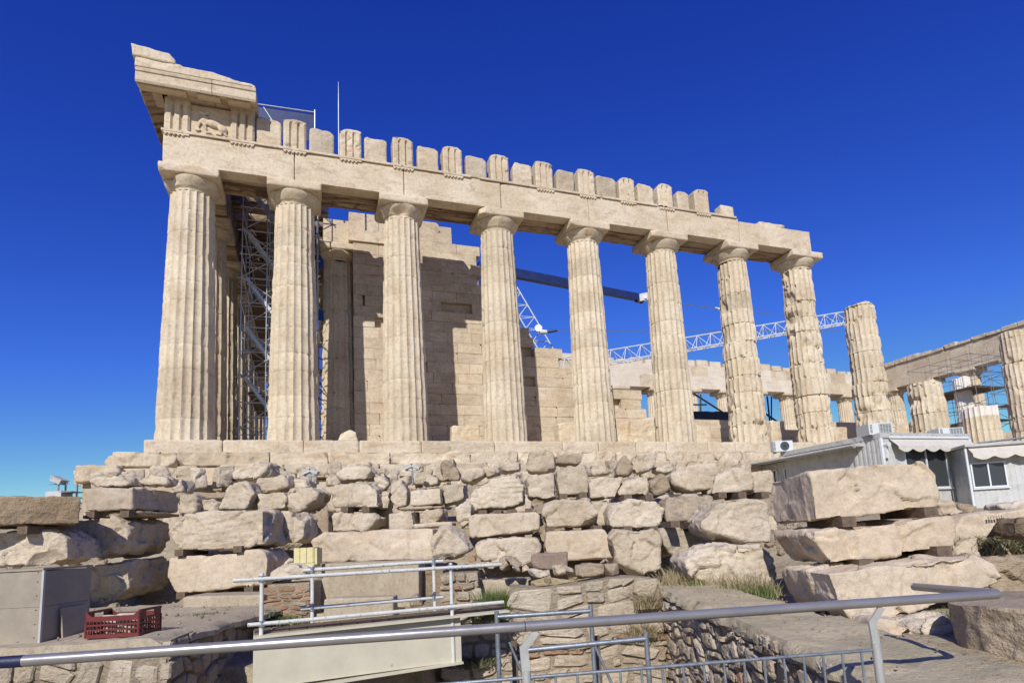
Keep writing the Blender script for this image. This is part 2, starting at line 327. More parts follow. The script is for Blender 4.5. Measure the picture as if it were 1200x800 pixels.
# ================================================================== the temple
XS = [0.0]+[3.69+4.295*i for i in range(15)]+[3.69*2+4.295*14]
temple = empty('ruined_temple', (30, 14, 0), 'ruined marble Doric temple with a long sunlit row of fluted columns above the steps', 'temple')
T = temple
def shaft(name, cx, cy, z0, H, R0, R1, seed, dmg=.1, parent=T, nth=8, dz=.12, drums=11, ztop=None, tones=None, mat=None, white=()):
    rs = np.random.RandomState(seed); J = z0+H*np.arange(1, drums)/drums; J = J+rs.uniform(-.12, .12, len(J))*(1 if drums > 5 else .3)
    zt = z0+H if ztop is None else ztop
    zs = list(np.arange(z0, zt, dz)); 
    for j in J:
        if j < zt-.05: zs = [z for z in zs if abs(z-j) > .04]+[j-.022, j, j+.022]
    zs = np.array(sorted([z for z in zs if z < zt-.03]+[zt])); n = 20*nth; th = 2*np.pi*np.arange(n)/n+.157
    Z, TH = np.meshgrid(zs, th, indexing='ij'); f = (Z-z0)/H; Rz = R0+(R1-R0)*(f**1.15)
    t = (TH*20/(2*np.pi)) % 1; fl = 1-np.abs(2*t-1)**2.2; r = Rz*(1-.078*fl)
    P = np.stack([cx+Rz*np.cos(TH), cy+Rz*np.sin(TH), Z], -1).reshape(-1, 3); sh = Z.shape
    wear = fbm(P, 2.1, seed, 3).reshape(sh); w2 = fbm(P, 7, seed+5, 3).reshape(sh)
    lim = Rz*(1-np.clip((wear-.55)*.10*(1+5*dmg), 0, .05)-(w2-.5).clip(0)*.008*(1+6*dmg)); r = np.minimum(r, lim)
    dj = np.min(np.abs(Z[..., None]-J[None, None, :]), -1) if len(J) else np.ones(sh)
    r = r-(.009+.012*dmg)*np.exp(-(dj/.016)**2)
    big = fbm(P, 1.15, seed+31, 3).reshape(sh); jn = np.exp(-(dj/.16)**2)
    r = r-np.clip(big-(.78-.17*dmg), 0, 1)*(.4+.9*dmg)-np.clip(w2-.60, 0, 1)*jn*(.12+.9*dmg)
    r = r-np.clip(fbm(P, 5.5, seed+51, 2).reshape(sh)-.76, 0, 1)*.3
    r = np.maximum(r, Rz*.72)
    di = np.searchsorted(J, zs); ox = rs.normal(0, .022*dmg, drums+1)[di]; oy = rs.normal(0, .022*dmg, drums+1)[di]; sc_ = (1+rs.normal(0, .012*dmg, drums+1))[di]
    X = cx+(r*sc_[:, None])*np.cos(TH)+ox[:, None]; Y = cy+(r*sc_[:, None])*np.sin(TH)+oy[:, None]; ZZ = Z.copy()
    if ztop is not None: ZZ[-1] -= fbm(P.reshape(*sh, 3)[-1], 1.2, seed+3, 2)*.35; ZZ[-2] = np.minimum(ZZ[-2], ZZ[-1]-.01); ZZ[-3] = np.minimum(ZZ[-3], ZZ[-2]-.01)
    V = np.stack([X, Y, ZZ], -1).reshape(-1, 3); V = np.vstack([V, [[cx, cy, ZZ[-1].mean()+.02]]])
    i, k = np.meshgrid(np.arange(len(zs)-1), np.arange(n), indexing='ij'); k2 = (k+1) % n
    F = np.stack([i*n+k, i*n+k2, (i+1)*n+k2, (i+1)*n+k], -1).reshape(-1, 4)
    top = (len(zs)-1)*n; F = [tuple(q) for q in F.tolist()]+[(top+a, top+(a+1) % n, len(V)-1) for a in range(n)]
    tn = (rs.uniform(.86, 1.0, drums+1)[di] if tones is None else np.array(tones)[di]); tn = np.append(np.repeat(tn, n), tn[-1])
    return mesh(name, V, F, mat or M['column'], parent, True, tone=tn, sharp=32)
def capital(cx, cy, zt, rn, ab, h=.86, parent=None, seed=0, chip=.1, tone=1.):
    """neck, annulets and echinus, with the square abacus above"""
    he = h*.42; ha = h*.42; zb = zt-h; rs = np.random.RandomState(seed)
    pr = [(rn*.96, zb), (rn*.98, zb+.10*h), (rn*1.02, zb+.12*h), (rn*1.0, zb+.14*h), (rn*1.05, zb+.16*h), (rn*1.08, zb+.2*h)]
    for k in range(1, 9):
        f = k/8; pr.append((rn*1.08+(ab*.97-rn*1.08)*math.sin(f*1.35)/math.sin(1.35), zb+.2*h+f*.36*h))
    pr.append((ab*.93, zb+.58*h)); n = 64
    V = np.array([(cx+r*math.cos(2*math.pi*k/n), cy+r*math.sin(2*math.pi*k/n), z) for r, z in pr for k in range(n)])
    d = np.clip(fbm(V, 1.4, seed, 3)-.60, 0, 1)*1.2+(fbm(V, 6, seed+1, 2)-.5)*.03; dirs = V-np.array([cx, cy, 0]); dirs[:, 2] = 0; dirs /= np.linalg.norm(dirs, axis=1)[:, None]; V = V-dirs*d[:, None]
    F = [(i*n+k, i*n+(k+1) % n, (i+1)*n+(k+1) % n, (i+1)*n+k) for i in range(len(pr)-1) for k in range(n)]
    e = mesh('echinus', V, F, M['column'], parent, True, tone=tone, sharp=50)
    carve(boxpts((cx-ab, cy-ab, zt-ha), (cx+ab, cy+ab, zt)), 'abacus', M['marble'], parent, chips=3, chip=chip, rough=.008, vox=.055, seed=seed+3, tone=tone)
    return e
# --- south flank columns
ztop9 = aty(1010, 357, 0)[2]; ztop10 = aty(1088, 446, 0)[2]; ztop11 = aty(1150, 474, 0)[2]; ztop12 = aty(1195, 388, 0)[2]
dm = [.12, .12, .1, .08, .12, .2, .75, 1.0, .9, .8, .1, .7, .5]
for i in range(13):
    full = i < 8; zt = None if full else {8: ztop9, 9: ztop10, 10: ztop11, 11: ztop12, 12: 6.0}[i]
    r0 = .985 if i == 0 else .9525
    tn = None
    if i == 6: tn = [.95, .92, .97, .94, .96, .93, .95, .9, .74, .95, .93, .9]
    if i == 10: tn = [.95, .95, 1.7, 1.75, 1.75]+[1.7]*7
    c = shaft('column', XS[i], 0, 0, 9.57, r0, r0*.785, 11+i*7, dm[i], ztop=zt, tones=tn, dz=.11, nth=8)
    if full: capital(XS[i], 0, 10.43, .74*r0/.9525, 1.02, parent=c, seed=100+i, chip=[.1, .08, .1, .2, .1, .2, .3, .35][i], tone=.97)
# --- west front, north flank, east front and the two porches
def columns(pts, r0, H, base, seed, dmg=.2, ab=1.0, lowres=True, tone=.95, hh=.86):
    proto = None
    for k, (x, y) in enumerate(pts):
        if proto is None or not lowres:
            c = shaft('column', x, y, base, H-hh, r0, r0*.785, seed+k, dmg, nth=6, dz=.3 if lowres else .16); capital(x, y, base+H, r0*.777, ab, h=hh, parent=c, seed=seed+k, tone=tone)
            if proto is None: proto = (c, x, y)
        else:
            c0, x0, y0 = proto; c = c0.copy(); COL.objects.link(c); c.parent = T; c.location = Vector((x-x0, y-y0, 0))+c0.location
            for ch in c0.children: d = ch.copy(); COL.objects.link(d); d.parent = c
WY = [0, 3.69]+[3.69+4.30*k for k in range(1, 6)]+[28.9]
columns([(0, y) for y in WY[1:4]], .9525, 10.43, 0, 301, .15, lowres=False)
columns([(0, y) for y in WY[4:]], .9525, 10.43, 0, 321)
columns([(x, 28.9) for x in XS[1:]], .9525, 10.43, 0, 341)
columns([(XS[16], y) for y in WY[1:7]], .9525, 10.43, 0, 361, .5)
columns([(5.55, 4.45)], .83, 9.6, .7, 381, .35, ab=.86, lowres=False, hh=.8)
columns([(5.55, 4.45+4.17*k) for k in range(1, 6)], .83, 9.6, .7, 391, .35, ab=.86, hh=.8)
cp = shaft('column', 61, 13.3, .7, 9., .8, .66, 411, .15, ztop=8.6, tones=[1.8]*12, nth=6, dz=.3); cp['label'] = 'white restored porch column inside the scaffolding'
cq = shaft('column', 61, 18.0, .7, 9., .8, .66, 412, .3, ztop=5.6, nth=6, dz=.3)

# --- steps and platform
def course(mb, x0, x1, y0, y1, z0, z1, L, rs, gap=.012, jit=.012, tn=(.86, 1.0)):
    x = x0
    while x < x1-.05:
        l = L*rs.uniform(.75, 1.25); xe = min(x1, x+l); xe = x1 if x1-xe < .4 else xe; mb.cur = rs.uniform(*tn)
        g = rs.uniform(.3, 1)*gap; a = rs.uniform(-jit, jit, 8)
        V = [(x+g, y0+a[0], z0+g), (xe-g, y0+a[1], z0+g), (xe-g, y1, z0+g), (x+g, y1, z0+g), (x+g, y0+a[4], z1-g*.5), (xe-g, y0+a[5], z1-g*.5), (xe-g, y1, z1-g*.5), (x+g, y1, z1-g*.5)]
        mb.add(V, [(0, 3, 2, 1), (4, 5, 6, 7), (0, 1, 5, 4), (1, 2, 6, 5), (2, 3, 7, 6), (3, 0, 4, 7)]); x = xe
rs = np.random.RandomState(3)
m = MB(); m.box((-.6, -.6, -1.5), (68.1, 29.5, -.05)); m.build('platform_core', M['marble'], T)
for k, (e, z1, z0) in enumerate(((1.08, 0, -.53), (1.80, -.535, -1.05), (2.55, -1.055, -1.6))):
    nseg = 9; x = -e
    segs = []
    if k == 2: segs, x = [(-e, -1.35), (-1.2, 1.4)], 1.45
    while x < 67.5+e-.5:
        l = rs.uniform(1.5, 3.2); xe = min(67.5+e, x+l); segs.append((x, xe)); x = xe
    par = mesh('step', *(lambda q: (q.v, q.f))((lambda q: (q.box((-e+.5, -e+.75, z0), (67.5+e-.06, 28.9+e-.06, z1-.03)), q)[1])(MB())), M['marble'], T)
    mm = [None]; Vs = []; 
    for j, (a, b_) in enumerate(segs):
        if a > 34: continue
        if k == 2 and -1.3 < a < 1.3: continue          # the gap under the corner
        o = carve(boxpts((a+.006, -e, z0+.004), (b_-.006, -e+.9, z1-.002)), 'step_block', M['marble'], par, chips=rs.randint(1, 4)+k, chip=[.06, .13, .18][k], rough=[.010, .016, .022][k], fract=[0, .4, .7][k], vox=.05, seed=500+k*50+j, tone=rs.uniform(.84, 1.), big=.8)
    # west end blocks of each step
    carve(boxpts((-e-.002, -e+.92, z0+.004), (-e+.9, 6, z1)), 'step_block', M['marble'], par, chips=2, vox=.1, seed=590+k, tone=.95)
    q = MB(); course(q, 34, 67.5+e, -e, -e+.5, z0, z1, 2.1, rs); q.build('step_block', M['marble'], par); 
q = MB(); course(q, -2.4, 30, -2.3, -1.6, -2.5, -1.605, 1.6, rs, tn=(.75, .95)); course(q, -2.5, 30, -2.5, -1.7, -3.3, -2.51, 1.3, rs, tn=(.7, .9)); q.build('foundation_course', M['marble'], T)
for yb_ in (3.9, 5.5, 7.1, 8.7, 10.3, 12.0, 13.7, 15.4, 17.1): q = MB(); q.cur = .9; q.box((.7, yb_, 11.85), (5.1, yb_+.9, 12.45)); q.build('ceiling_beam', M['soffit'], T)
# broken fringe of the lower steps toward the right is left to the fallen stones

# --- southern entablature
def architrave(x0, x1, seed, taenia=True, bites=(), top=11.70, par=T, tone=.98):
    o = carve(boxpts((x0+.004, -.90, 10.432), (x1-.004, -.30, top)), 'architrave_block', M['marble'], par, chips=2, chip=.07, rough=.008, vox=.06, seed=seed, bites=bites, tone=tone, big=1.)
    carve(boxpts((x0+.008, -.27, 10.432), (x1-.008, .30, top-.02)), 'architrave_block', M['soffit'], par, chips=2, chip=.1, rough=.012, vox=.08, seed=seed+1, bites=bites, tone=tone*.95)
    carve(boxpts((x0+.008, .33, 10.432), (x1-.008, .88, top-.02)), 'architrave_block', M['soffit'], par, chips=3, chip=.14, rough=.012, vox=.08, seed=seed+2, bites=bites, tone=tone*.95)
    return o
edges = [-.92]+XS[1:8]
bts = {0: [(1.9, .5, 10.35, .35)], 3: [(8.9, -.9, 10.5, .34), (9.6, -.8, 10.30, .48), (10.6, -.9, 10.2, .4), (9.2, -.1, 10.4, .4)], 5: [(18.2, .7, 10.5, .5)],
       6: [(22.0, -.7, 10.34, .25), (23.4, .6, 10.4, .6), (24.2, .0, 10.35, .45), (22.5, .3, 10.35, .35)]}
for i in range(7):
    x1 = edges[i+1]+(.42 if i == 6 else 0)
    architrave(edges[i], x1, 600+i*5, bites=bts.get(i, ()), tone=[.98, 1.0, .96, .99, .95, 1.0, .98][i], top=11.7 if i < 6 else 11.62)
# the west return of the architrave, frieze and cornice
def westblock(nm, x0, x1, z0, z1, mat='soffit', y0=.9, y1=29.8, L=2.5, seed=0, tn=(.85, 1.)):
    rr = np.random.RandomState(seed); y = y0; q = MB()
    while y < y1-.1:
        ye = min(y1, y+L*rr.uniform(.8, 1.2)); q.cur = rr.uniform(*tn); q.box((x0+rr.uniform(0, .02), y+.008, z0), (x1, ye-.008, z1)); y = ye
    return q.build(nm, M[mat], T)
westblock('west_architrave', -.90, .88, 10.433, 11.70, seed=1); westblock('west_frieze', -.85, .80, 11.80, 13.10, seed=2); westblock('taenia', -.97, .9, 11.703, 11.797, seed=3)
# taenia, regulae and guttae
TRX = [-.47, 1.78]+[XS[1]+2.1475*k for k in range(10)]
TW = .86
m = MB(); x = -.97
segs = [(-.97, 7.9), (7.95, 10.9), (11.3, 13.6), (13.62, 17.2), (17.3, 20.3), (20.9, 25.0)]
for a, b_ in segs: m.cur = rs.uniform(.85, 1); m.box((a, -.975, 11.705), (b_, -.3, 11.795))
m.build('taenia', M['marble'], T)
for k, x in enumerate(TRX):
    if k in (6,): continue
    q = MB(); q.box((x-TW/2, -.960, 11.635), (x+TW/2, -.895, 11.702))
    ng = 6 if k % 3 else 5
    for j in range(ng): gx = x-TW/2+TW*(j+.5)/6; q.tube((gx, -.93, 11.637), (gx, -.93, 11.585), .042, 8, .05)
    q.build('regula', M['marble'], T)
# triglyphs
def triglyph(x, h, seed, par=T, y0=-.93, depth=.62, z=11.80, W=TW, top='rag', tone=.97):
    g = W/12; dp = .115
    prof = [(-6*g, .07), (-5*g, 0), (-3*g, 0), (-2*g, dp), (-1*g, 0), (1*g, 0), (2*g, dp), (3*g, 0), (5*g, 0), (6*g, .07)]
    rr = np.random.RandomState(seed); n = len(prof); rows = 14; zs = np.linspace(0, h, rows); V = []
    cap_h = h-.14
    for zi in zs:
        for (dx, dy) in prof:
            d = dy if zi < cap_h else min(dy, .02)
            V.append((x+dx, y0+d, z+zi))
        V.append((x+6*g, y0+depth, z+zi)); V.append((x-6*g, y0+depth, z+zi))
    k = n+2; F = [(i*k+a, i*k+(a+1) % k, (i+1)*k+(a+1) % k, (i+1)*k+a) for i in range(rows-1) for a in range(k)]+[tuple(range((rows-1)*k, rows*k))]
    V = np.array(V)
    cl, cr = rr.uniform(.02, .2, 2) if top == 'rag' else (0, 0)
    fx = (V[:, 0]-x)/(W/2); lim = z+h-np.clip(-fx-.45, 0, 1)*cl*1.7-np.clip(fx-.45, 0, 1)*cr*1.7-fbm(V, 3, seed, 2)*(.08 if top == 'rag' else .0)
    V[:, 2] = np.minimum(V[:, 2], lim)
    nn = fbm(V, 3.1, seed+2, 3); V[:, 1] += np.clip(nn-.66, 0, 1)*.5*(V[:, 1] < y0+.3)
    return mesh('triglyph', V, F, M['marble'], par, False, tone=tone)
for k, x in enumerate(TRX):
    if k < 2: triglyph(x, 1.33, 700+k, top='flat', tone=[.96, .93][k])
    else: triglyph(x, [1.3, 1.28, 1.32, 1.3, 1.28, 1.3, 1.27, 1.2, 1.22, 1.26][k-2], 700+k, tone=rs.uniform(.9, 1.))
# metope slabs standing between the triglyphs
for k in range(2, 12):
    xm = (TRX[k-1]+TRX[k])/2; wdt = [.92, .95, .92, .90, .94, .92, .9, 1.05, .88, .70][k-2]; h = [1.22, 1.12, 1.13, 1.12, 1.05, 1.08, 1.1, 1.12, 1.05, 1.02][k-2]
    xm += [.0, -.05, -.05, 0, 0, .03, .0, .0, 0, .0][k-2]
    rr = np.random.RandomState(800+k); a, b_ = rr.uniform(.03, .22, 2)
    P8 = [(xm+sx*wdt/2, y, z) for y in (-.84, -.42) for sx, z in ((-1, 11.80), (1, 11.80), (-1, 11.8+h-a), (1, 11.8+h-b_), (-.76, 11.8+h), (.7, 11.8+h-.04))]
    carve(P8, 'metope_slab', M['block' if k % 3 == 0 else 'marble'], T, chips=2, chip=.06, rough=.016, vox=.045, seed=810+k, tone=[.95, .86, .9, .93, .88, .9, .72, .84, .9, .9][k-2])
carve(boxpts((24.2, -.84, 11.8), (25.0, -.3, 12.42)), 'metope_slab', M['marble'], T, chips=3, chip=.15, seed=830, vox=.05)
carve(boxpts((26.6, -.8, 11.62), (28.4, .1, 11.86)), 'architrave_cap', M['marble'], T, chips=4, chip=.15, seed=831, vox=.06)
for k in range(9):    # remains of the frieze backing
    x0 = 3.2+k*2.35; carve(boxpts((x0, .0, 11.70), (x0+rs.uniform(1.2, 2.2), .85, 11.9+rs.uniform(.0, .35))), 'backing_block', M['marble'], T, chips=4, chip=.14, seed=840+k, vox=.09, tone=.85)
# corner metope with its worn relief of a rearing animal
m_ = MB(); m_.box((TRX[0]+TW/2-.03, -.80, 11.80), (TRX[1]-TW/2+.03, -.35, 13.05)); mt = m_.build('metope', M['marble'], T)
bm = bmesh.new()
def blob(bm, c, r, s=(1, 1, 1), rz=0):
    r_ = bmesh.ops.create_icosphere(bm, subdivisions=2, radius=r); MM = Matrix.Translation(c) @ Matrix.Rotation(rz, 4, 'Y') @ Matrix.Diagonal((*s, 1)); bmesh.ops.transform(bm, matrix=MM, verts=r_['verts'])
mx = (TRX[0]+TRX[1])/2
for c, r, s, a in (((.10, 0, .50), .17, (1.9, .55, .95), .25), ((.42, 0, .34), .19, (1.1, .6, .9), .9), ((-.22, 0, .66), .15, (1.1, .6, 1.1), 0), ((-.30, 0, .90), .11, (1.5, .6, .9), .5), ((-.14, 0, .93), .09, (1.3, .6, 1), -.3),
                   ((-.38, 0, .45), .08, (.8, .6, 2.9), .25), ((-.20, 0, .38), .075, (.8, .6, 2.9), -.35), ((.52, 0, .16), .075, (.8, .6, 2.0), -.3), ((.30, 0, .12), .07, (1.9, .6, .8), .2), ((-.42, 0, .18), .08, (1.4, .6, .9), 0), ((-.05, 0, .12), .07, (2, .6, .6), 0)):
    blob(bm, Vector((mx+c[0], -.84, 11.84+c[2])), r, s, a)
V, N, F = remesh(bm, .03, None); V = V+N*((fbm(V, 7, 3, 3)-.5)*.05)[:, None]
mesh('relief_carving', V, F, M['marble'], mt, True, tone=1.0)
# cornice at the corner
def cornice(x0, x1, seed, par):
    pr = [(-.80, 13.13), (-.98, 13.13), (-1.02, 13.20), (-1.50, 13.08), (-1.62, 13.03), (-1.66, 13.10), (-1.66, 13.42), (-1.70, 13.44), (-1.72, 13.56), (-.2, 13.66), (-.2, 13.13)]
    return pr
m = MB(); pr = cornice(0, 0, 0, T)
for (a, b_, tn_) in ((-1.70, .78, .95), (.80, 2.30, .93)):
    m.cur = tn_; m.prism([(a, y, z) for y, z in pr], (b_-a, 0, 0))
cor = m.build('cornice', M['marble'], T)
q = MB()
for cx_ in (-1.25, -.47, .68, 1.72):
    w_ = .42; q.prism([(cx_-w_, -1.06, 13.175), (cx_-w_, -1.50, 13.07), (cx_-w_, -1.50, 13.00), (cx_-w_, -1.06, 13.10)], (2*w_-.06, 0, 0))
q.build('mutule', M['marble'], cor)
m = MB(); m.prism([(y, .0, z) for y, z in [(-.80, 13.13), (-.98, 13.13), (-1.02, 13.20), (-1.50, 13.08), (-1.62, 13.03), (-1.66, 13.10), (-1.66, 13.42), (-1.72, 13.56), (-.2, 13.66)]], (0, 29.9, 0))
V = [(x, y-1.0, z) for x, y, z in m.v]; mesh('west_cornice', V, m.f, M['soffit'], T, tone=.9)
# upper courses that survive over the corner
carve([(-1.74, -1.70, 13.60), (-1.74, 1.5, 13.60), (2.15, -1.70, 13.60), (2.15, 1.5, 13.60), (-1.74, -1.7, 13.98), (-1.74, 1.5, 13.98), (.75, -1.7, 13.93), (.75, 1.5, 13.9), (2.15, -1.6, 13.72), (2.15, 1.5, 13.7)], 'raking_course', M['marble'], T, chips=4, chip=.10, rough=.014, vox=.05, seed=870, bites=[(1.6, -1.9, 14.1, .42), (.9, -1.9, 14.25, .4)])
carve([(-1.80, -1.74, 13.96), (-1.8, .6, 13.96), (-.40, -1.74, 13.92), (-.4, .6, 13.92), (-1.86, -1.80, 14.42), (-1.86, .6, 14.42), (-.62, -1.76, 14.30), (-.62, .6, 14.3), (-.42, -1.7, 14.1)], 'gutter_block', M['marble'], T, chips=1, chip=.07, rough=.012, vox=.05, seed=871)
carve(boxpts((1.75, -1.5, 13.64), (2.28, -.8, 13.86)), 'raking_course', M['marble'], T, chips=4, chip=.1, rough=.014, vox=.05, seed=872)
carve(boxpts((.3, -.3, 11.8), (2.2, .85, 13.1)), 'backing_block', M['marble'], T, chips=3, chip=.14, vox=.08, seed=873, tone=.8)
carve(boxpts((-.9, -.3, 11.8), (.28, .85, 13.1)), 'backing_block', M['marble'], T, chips=1, vox=.08, seed=874, tone=.8)

# --- walls of the inner building
def wallprof(pts, y):
    return [(float(p[0]), float(p[2])) for p in (aty(u, v, y) for u, v in pts)]
PR = wallprof([(417, 250), (450, 252), (470, 262), (521, 262), (521.5, 277), (538, 277), (538.5, 288), (551, 289), (551.5, 304), (555, 317), (566, 320), (567, 335), (590, 352), (591, 372), (612, 385), (629, 396), (636, 400), (636.5, 412), (649, 412), (649.5, 424), (672, 436), (690, 446), (716, 458), (748, 461), (748.5, 472), (766, 474), (767, 500), (815, 503), (816, 494), (860, 492), (890, 495), (903, 493), (912, 500), (935, 503), (960, 498), (1000, 495), (1045, 492), (1046, 503), (1200, 508)], 3.6)
px_ = np.array([a for a, _ in PR]); pz_ = np.array([b for _, b in PR])
def ashlar(name, f, x0, x1, y, z0, z1, depth, seed, L=1.22, hc=.52, parent=T, holes=0, tn=(.8, 1.02), mat='marble', alongy=False):
    rr = np.random.RandomState(seed); m = MB(); k = 0; z = z0
    while z < z1:
        h = hc if k else hc*1.9; x = x0-(L/2 if k % 2 else 0)+rr.uniform(-.1, .1)
        while x < x1:
            l = L*rr.choice([1, 1, 1, .7, 1.3]); xa, xb = max(x, x0), min(x+l, x1); x += l
            if xb-xa < .12: continue
            top = f((xa+xb)/2)
            if z+h*.55 > top: continue
            g = rr.uniform(.002, .009); dy = rr.uniform(-.014, .014); a = rr.uniform(-.012, .012, 4)
            if rr.rand() < holes and z > 1.5: dy = rr.uniform(.2, .45)
            m.cur = rr.uniform(*tn); b = len(m.v)
            c_ = rr.rand() < .3; cz = rr.uniform(.03, .12) if c_ else .008
            V = [(xa+g, y+dy, z+g), (xb-g, y+dy+a[1], z+g), (xb-g, y+depth, z+g), (xa+g, y+depth, z+g), (xa+g+a[2], y+dy, z+h-g), (xb-g-cz, y+dy+a[3], z+h-g), (xb-g, y+depth, z+h-g), (xa+g, y+depth, z+h-g), (xb-g, y+dy+a[3], z+h-g-cz), (xb-g, y+depth, z+h-g-cz)]
            Fc = [(0, 3, 2, 1), (4, 5, 6, 7), (0, 1, 8, 5, 4), (1, 2, 9, 8), (5, 8, 9, 6), (2, 3, 7, 6, 9), (3, 0, 4, 7)]
            if alongy: V = [(q[1], q[0], q[2]) for q in V]; Fc = [tuple(reversed(t_)) for t_ in Fc]
            m.add(V, Fc)
        z += h; k += 1
    return m.build(name, M[mat], parent)
fS = lambda x: float(np.interp(x, px_, pz_))
ashlar('cella_wall', fS, 6.2, 60, 3.6, .0, 12, 1.15, 21, holes=.06, tn=(.84, 1.0))
ashlar('cross_wall', lambda x: 12.0 if x < 9 else (11 if x < 25 else 9), 3.9, 25, 9.6, .0, 12.2, 1.5, 22, alongy=True)
ashlar('porch_wall_end', lambda x: 12.0, 3.62, 4.7, 6.22, 0, 11.6, .4, 23, alongy=True)
# porch architrave and the beam back to the wall
m = MB()
for k in range(6): m.cur = rs.uniform(.9, 1.03); m.box((4.86, 3.75+k*4.17, 10.31), (6.24, 3.75+(k+1)*4.17-.01, 11.5))
m.build('porch_architrave', M['marble'], T)
q = MB(); q.cur = 1.02; q.box((6.0, 3.50, 10.42), (8.0, 4.0, 11.05)); q.cur = .98; q.box((6.02, 3.52, 11.06), (7.4, 4.0, 11.86)); q.cur = 1.05; q.box((7.42, 3.52, 11.06), (9.0, 4.0, 11.7)); q.cur = .95; q.box((8.02, 3.5, 10.42), (9.3, 4.0, 11.05)); q.build('wall_beam', M['marble'], T)
# base step of the inner building and a few blocks on it
m = MB(); course(m, 3.9, 62, 2.95, 3.6, .0, .33, 2.2, rs); course(m, 4.2, 62, 3.2, 3.7, .335, .68, 1.8, rs, tn=(.75, .95)); m.build('inner_step', M['marble'], T)
# --- north entablature (with new white marble) and the east front
def longband(name, x0, x1, y0, y1, z0, z1, seed, newp=.3, tops=(0, 0), L=4.295, alongy=False, gap=.01):
    rr = np.random.RandomState(seed); m = MB(); x = x0
    while x < x1-.05:
        l = L*rr.uniform(.9, 1.1); xe = min(x+l, x1); m.cur = 1.3 if rr.rand() < newp else rr.uniform(.85, 1.); zt = z1+rr.uniform(*tops)
        a, b_ = (x+gap, y0+rr.uniform(-.01, .01), z0), (xe-gap, y1, zt)
        if alongy: a, b_ = (a[1], a[0], a[2]), (b_[1], b_[0], b_[2])
        m.box(a, b_); x = xe
    return m.build(name, M['marble'], T)
longband('north_architrave', -.9, 68.3, 28.0, 29.8, 10.433, 11.75, 31, .45)
longband('north_frieze', -.9, 68.3, 28.1, 29.7, 11.76, 12.9, 32, .45, (-.1, .1), 2.15)
longband('north_cornice', 18, 66, 28.3, 30.2, 12.95, 13.2, 33, .4, (-.05, .5), 1.6, gap=.15)
longband('east_architrave', 5, 29.0, 66.6, 68.4, 10.433, 11.8, 34, .0, alongy=True)
longband('east_frieze', 5, 29.2, 66.7, 68.3, 11.81, 13.0, 35, .0, (-.05, .02), 1.9, alongy=True)
for k in range(17):
    y = 5.5+k*1.42; carve(boxpts((66.5, y, 13.01), (68.2, y+1.40, 13.05+rs.uniform(.22, .5))), 'cornice_block', M['marble'], T, chips=3, chip=.14, rough=.02, vox=.07, seed=900+k, tone=.9)
carve(boxpts((66.8, 27.9, 13.0), (68.6, 29.6, 14.3)), 'cornice_block', M['marble'], T, chips=3, chip=.2, vox=.12, seed=920)
# ================================================================== the ground
def lerp(a, b_, f): return a+(b_-a)*f
def terr(L, D):
    L = np.asarray(L, float); D = np.asarray(D, float)
    slope = np.interp(D, [0, 11.9, 13.4, 15.5, 20.5, 24, 120, 160, 400, 20000], [-4.9, -4.92, -4.1, -3.35, -2.25, -1.75, -1.7, -6, -70, -80])
    right = np.interp(D, [0, 8, 12, 21, 27, 40, 120, 160, 400, 20000], [-4.9, -4.75, -4.3, -3.7, -2.6, -1.7, -1.7, -6, -70, -80])
    f = np.clip((L-3.4)/2.5, 0, 1); z = lerp(slope, right, f*f*(3-2*f))
    pit = (D < 9.55) & (L > -4.15) & (L < 1.95) | (D < 6.62) & (L <= -4.15)
    z = np.where(pit, np.where((D > 8.0) & (L < -1.3), -5.3, -7.0), z); z = np.where((D < 3.3) & (L < 1.95), -5.5, z)
    return z
Ls = np.concatenate([[-9000, -3000, -900, -300, -120, -70], np.arange(-45, -16, 1.5), np.arange(-16, 22, .22), np.arange(22, 80, 2.0), [100, 150, 300, 900, 3000, 9000]])
Ds = np.concatenate([[-9000, -2000, -400, -100, -40, -15, -5, -2, 0, 2, 3.2], np.arange(3.4, 24, .22), np.arange(24, 60, 2.0), [70, 90, 110, 130, 160, 230, 400, 900, 3000, 9000, 16000]])
GL, GD = np.meshgrid(Ls, Ds, indexing='ij'); gz = terr(GL, GD)
far = (GD < -3); gz = np.where(far, np.interp(GD, [-9000, -400, -100, -40, -3], [-80, -80, -30, -9, -5.5]), gz)
side = np.interp(np.abs(GL), [0, 90, 300, 900], [0, 0, 60, 75]); gz = gz-np.where(gz > -20, side, 0)
P = np.stack([CP[0]+RT[0]*GL+HD[0]*GD, CP[1]+RT[1]*GL+HD[1]*GD, gz], -1).reshape(-1, 3)
near = (np.abs(GL) < 40).ravel() & (GD < 60).ravel() & (GD > -3).ravel()
P[:, 2] += np.where(near, (fbm(P*[1, 1, 0], .8, 4, 4)-.5)*.22+(fbm(P*[1, 1, 0], 3.5, 9, 2)-.5)*.05, 0)
a, b_ = GL.shape; i, k = np.meshgrid(np.arange(a-1), np.arange(b_-1), indexing='ij'); F = np.stack([i*b_+k, (i+1)*b_+k, (i+1)*b_+k+1, i*b_+k+1], -1).reshape(-1, 4)
tag(mesh('ground', P, F, M['earth'], None, True, sharp=60), kind='structure')
def gz_at(L, D): return float(terr(L, D))

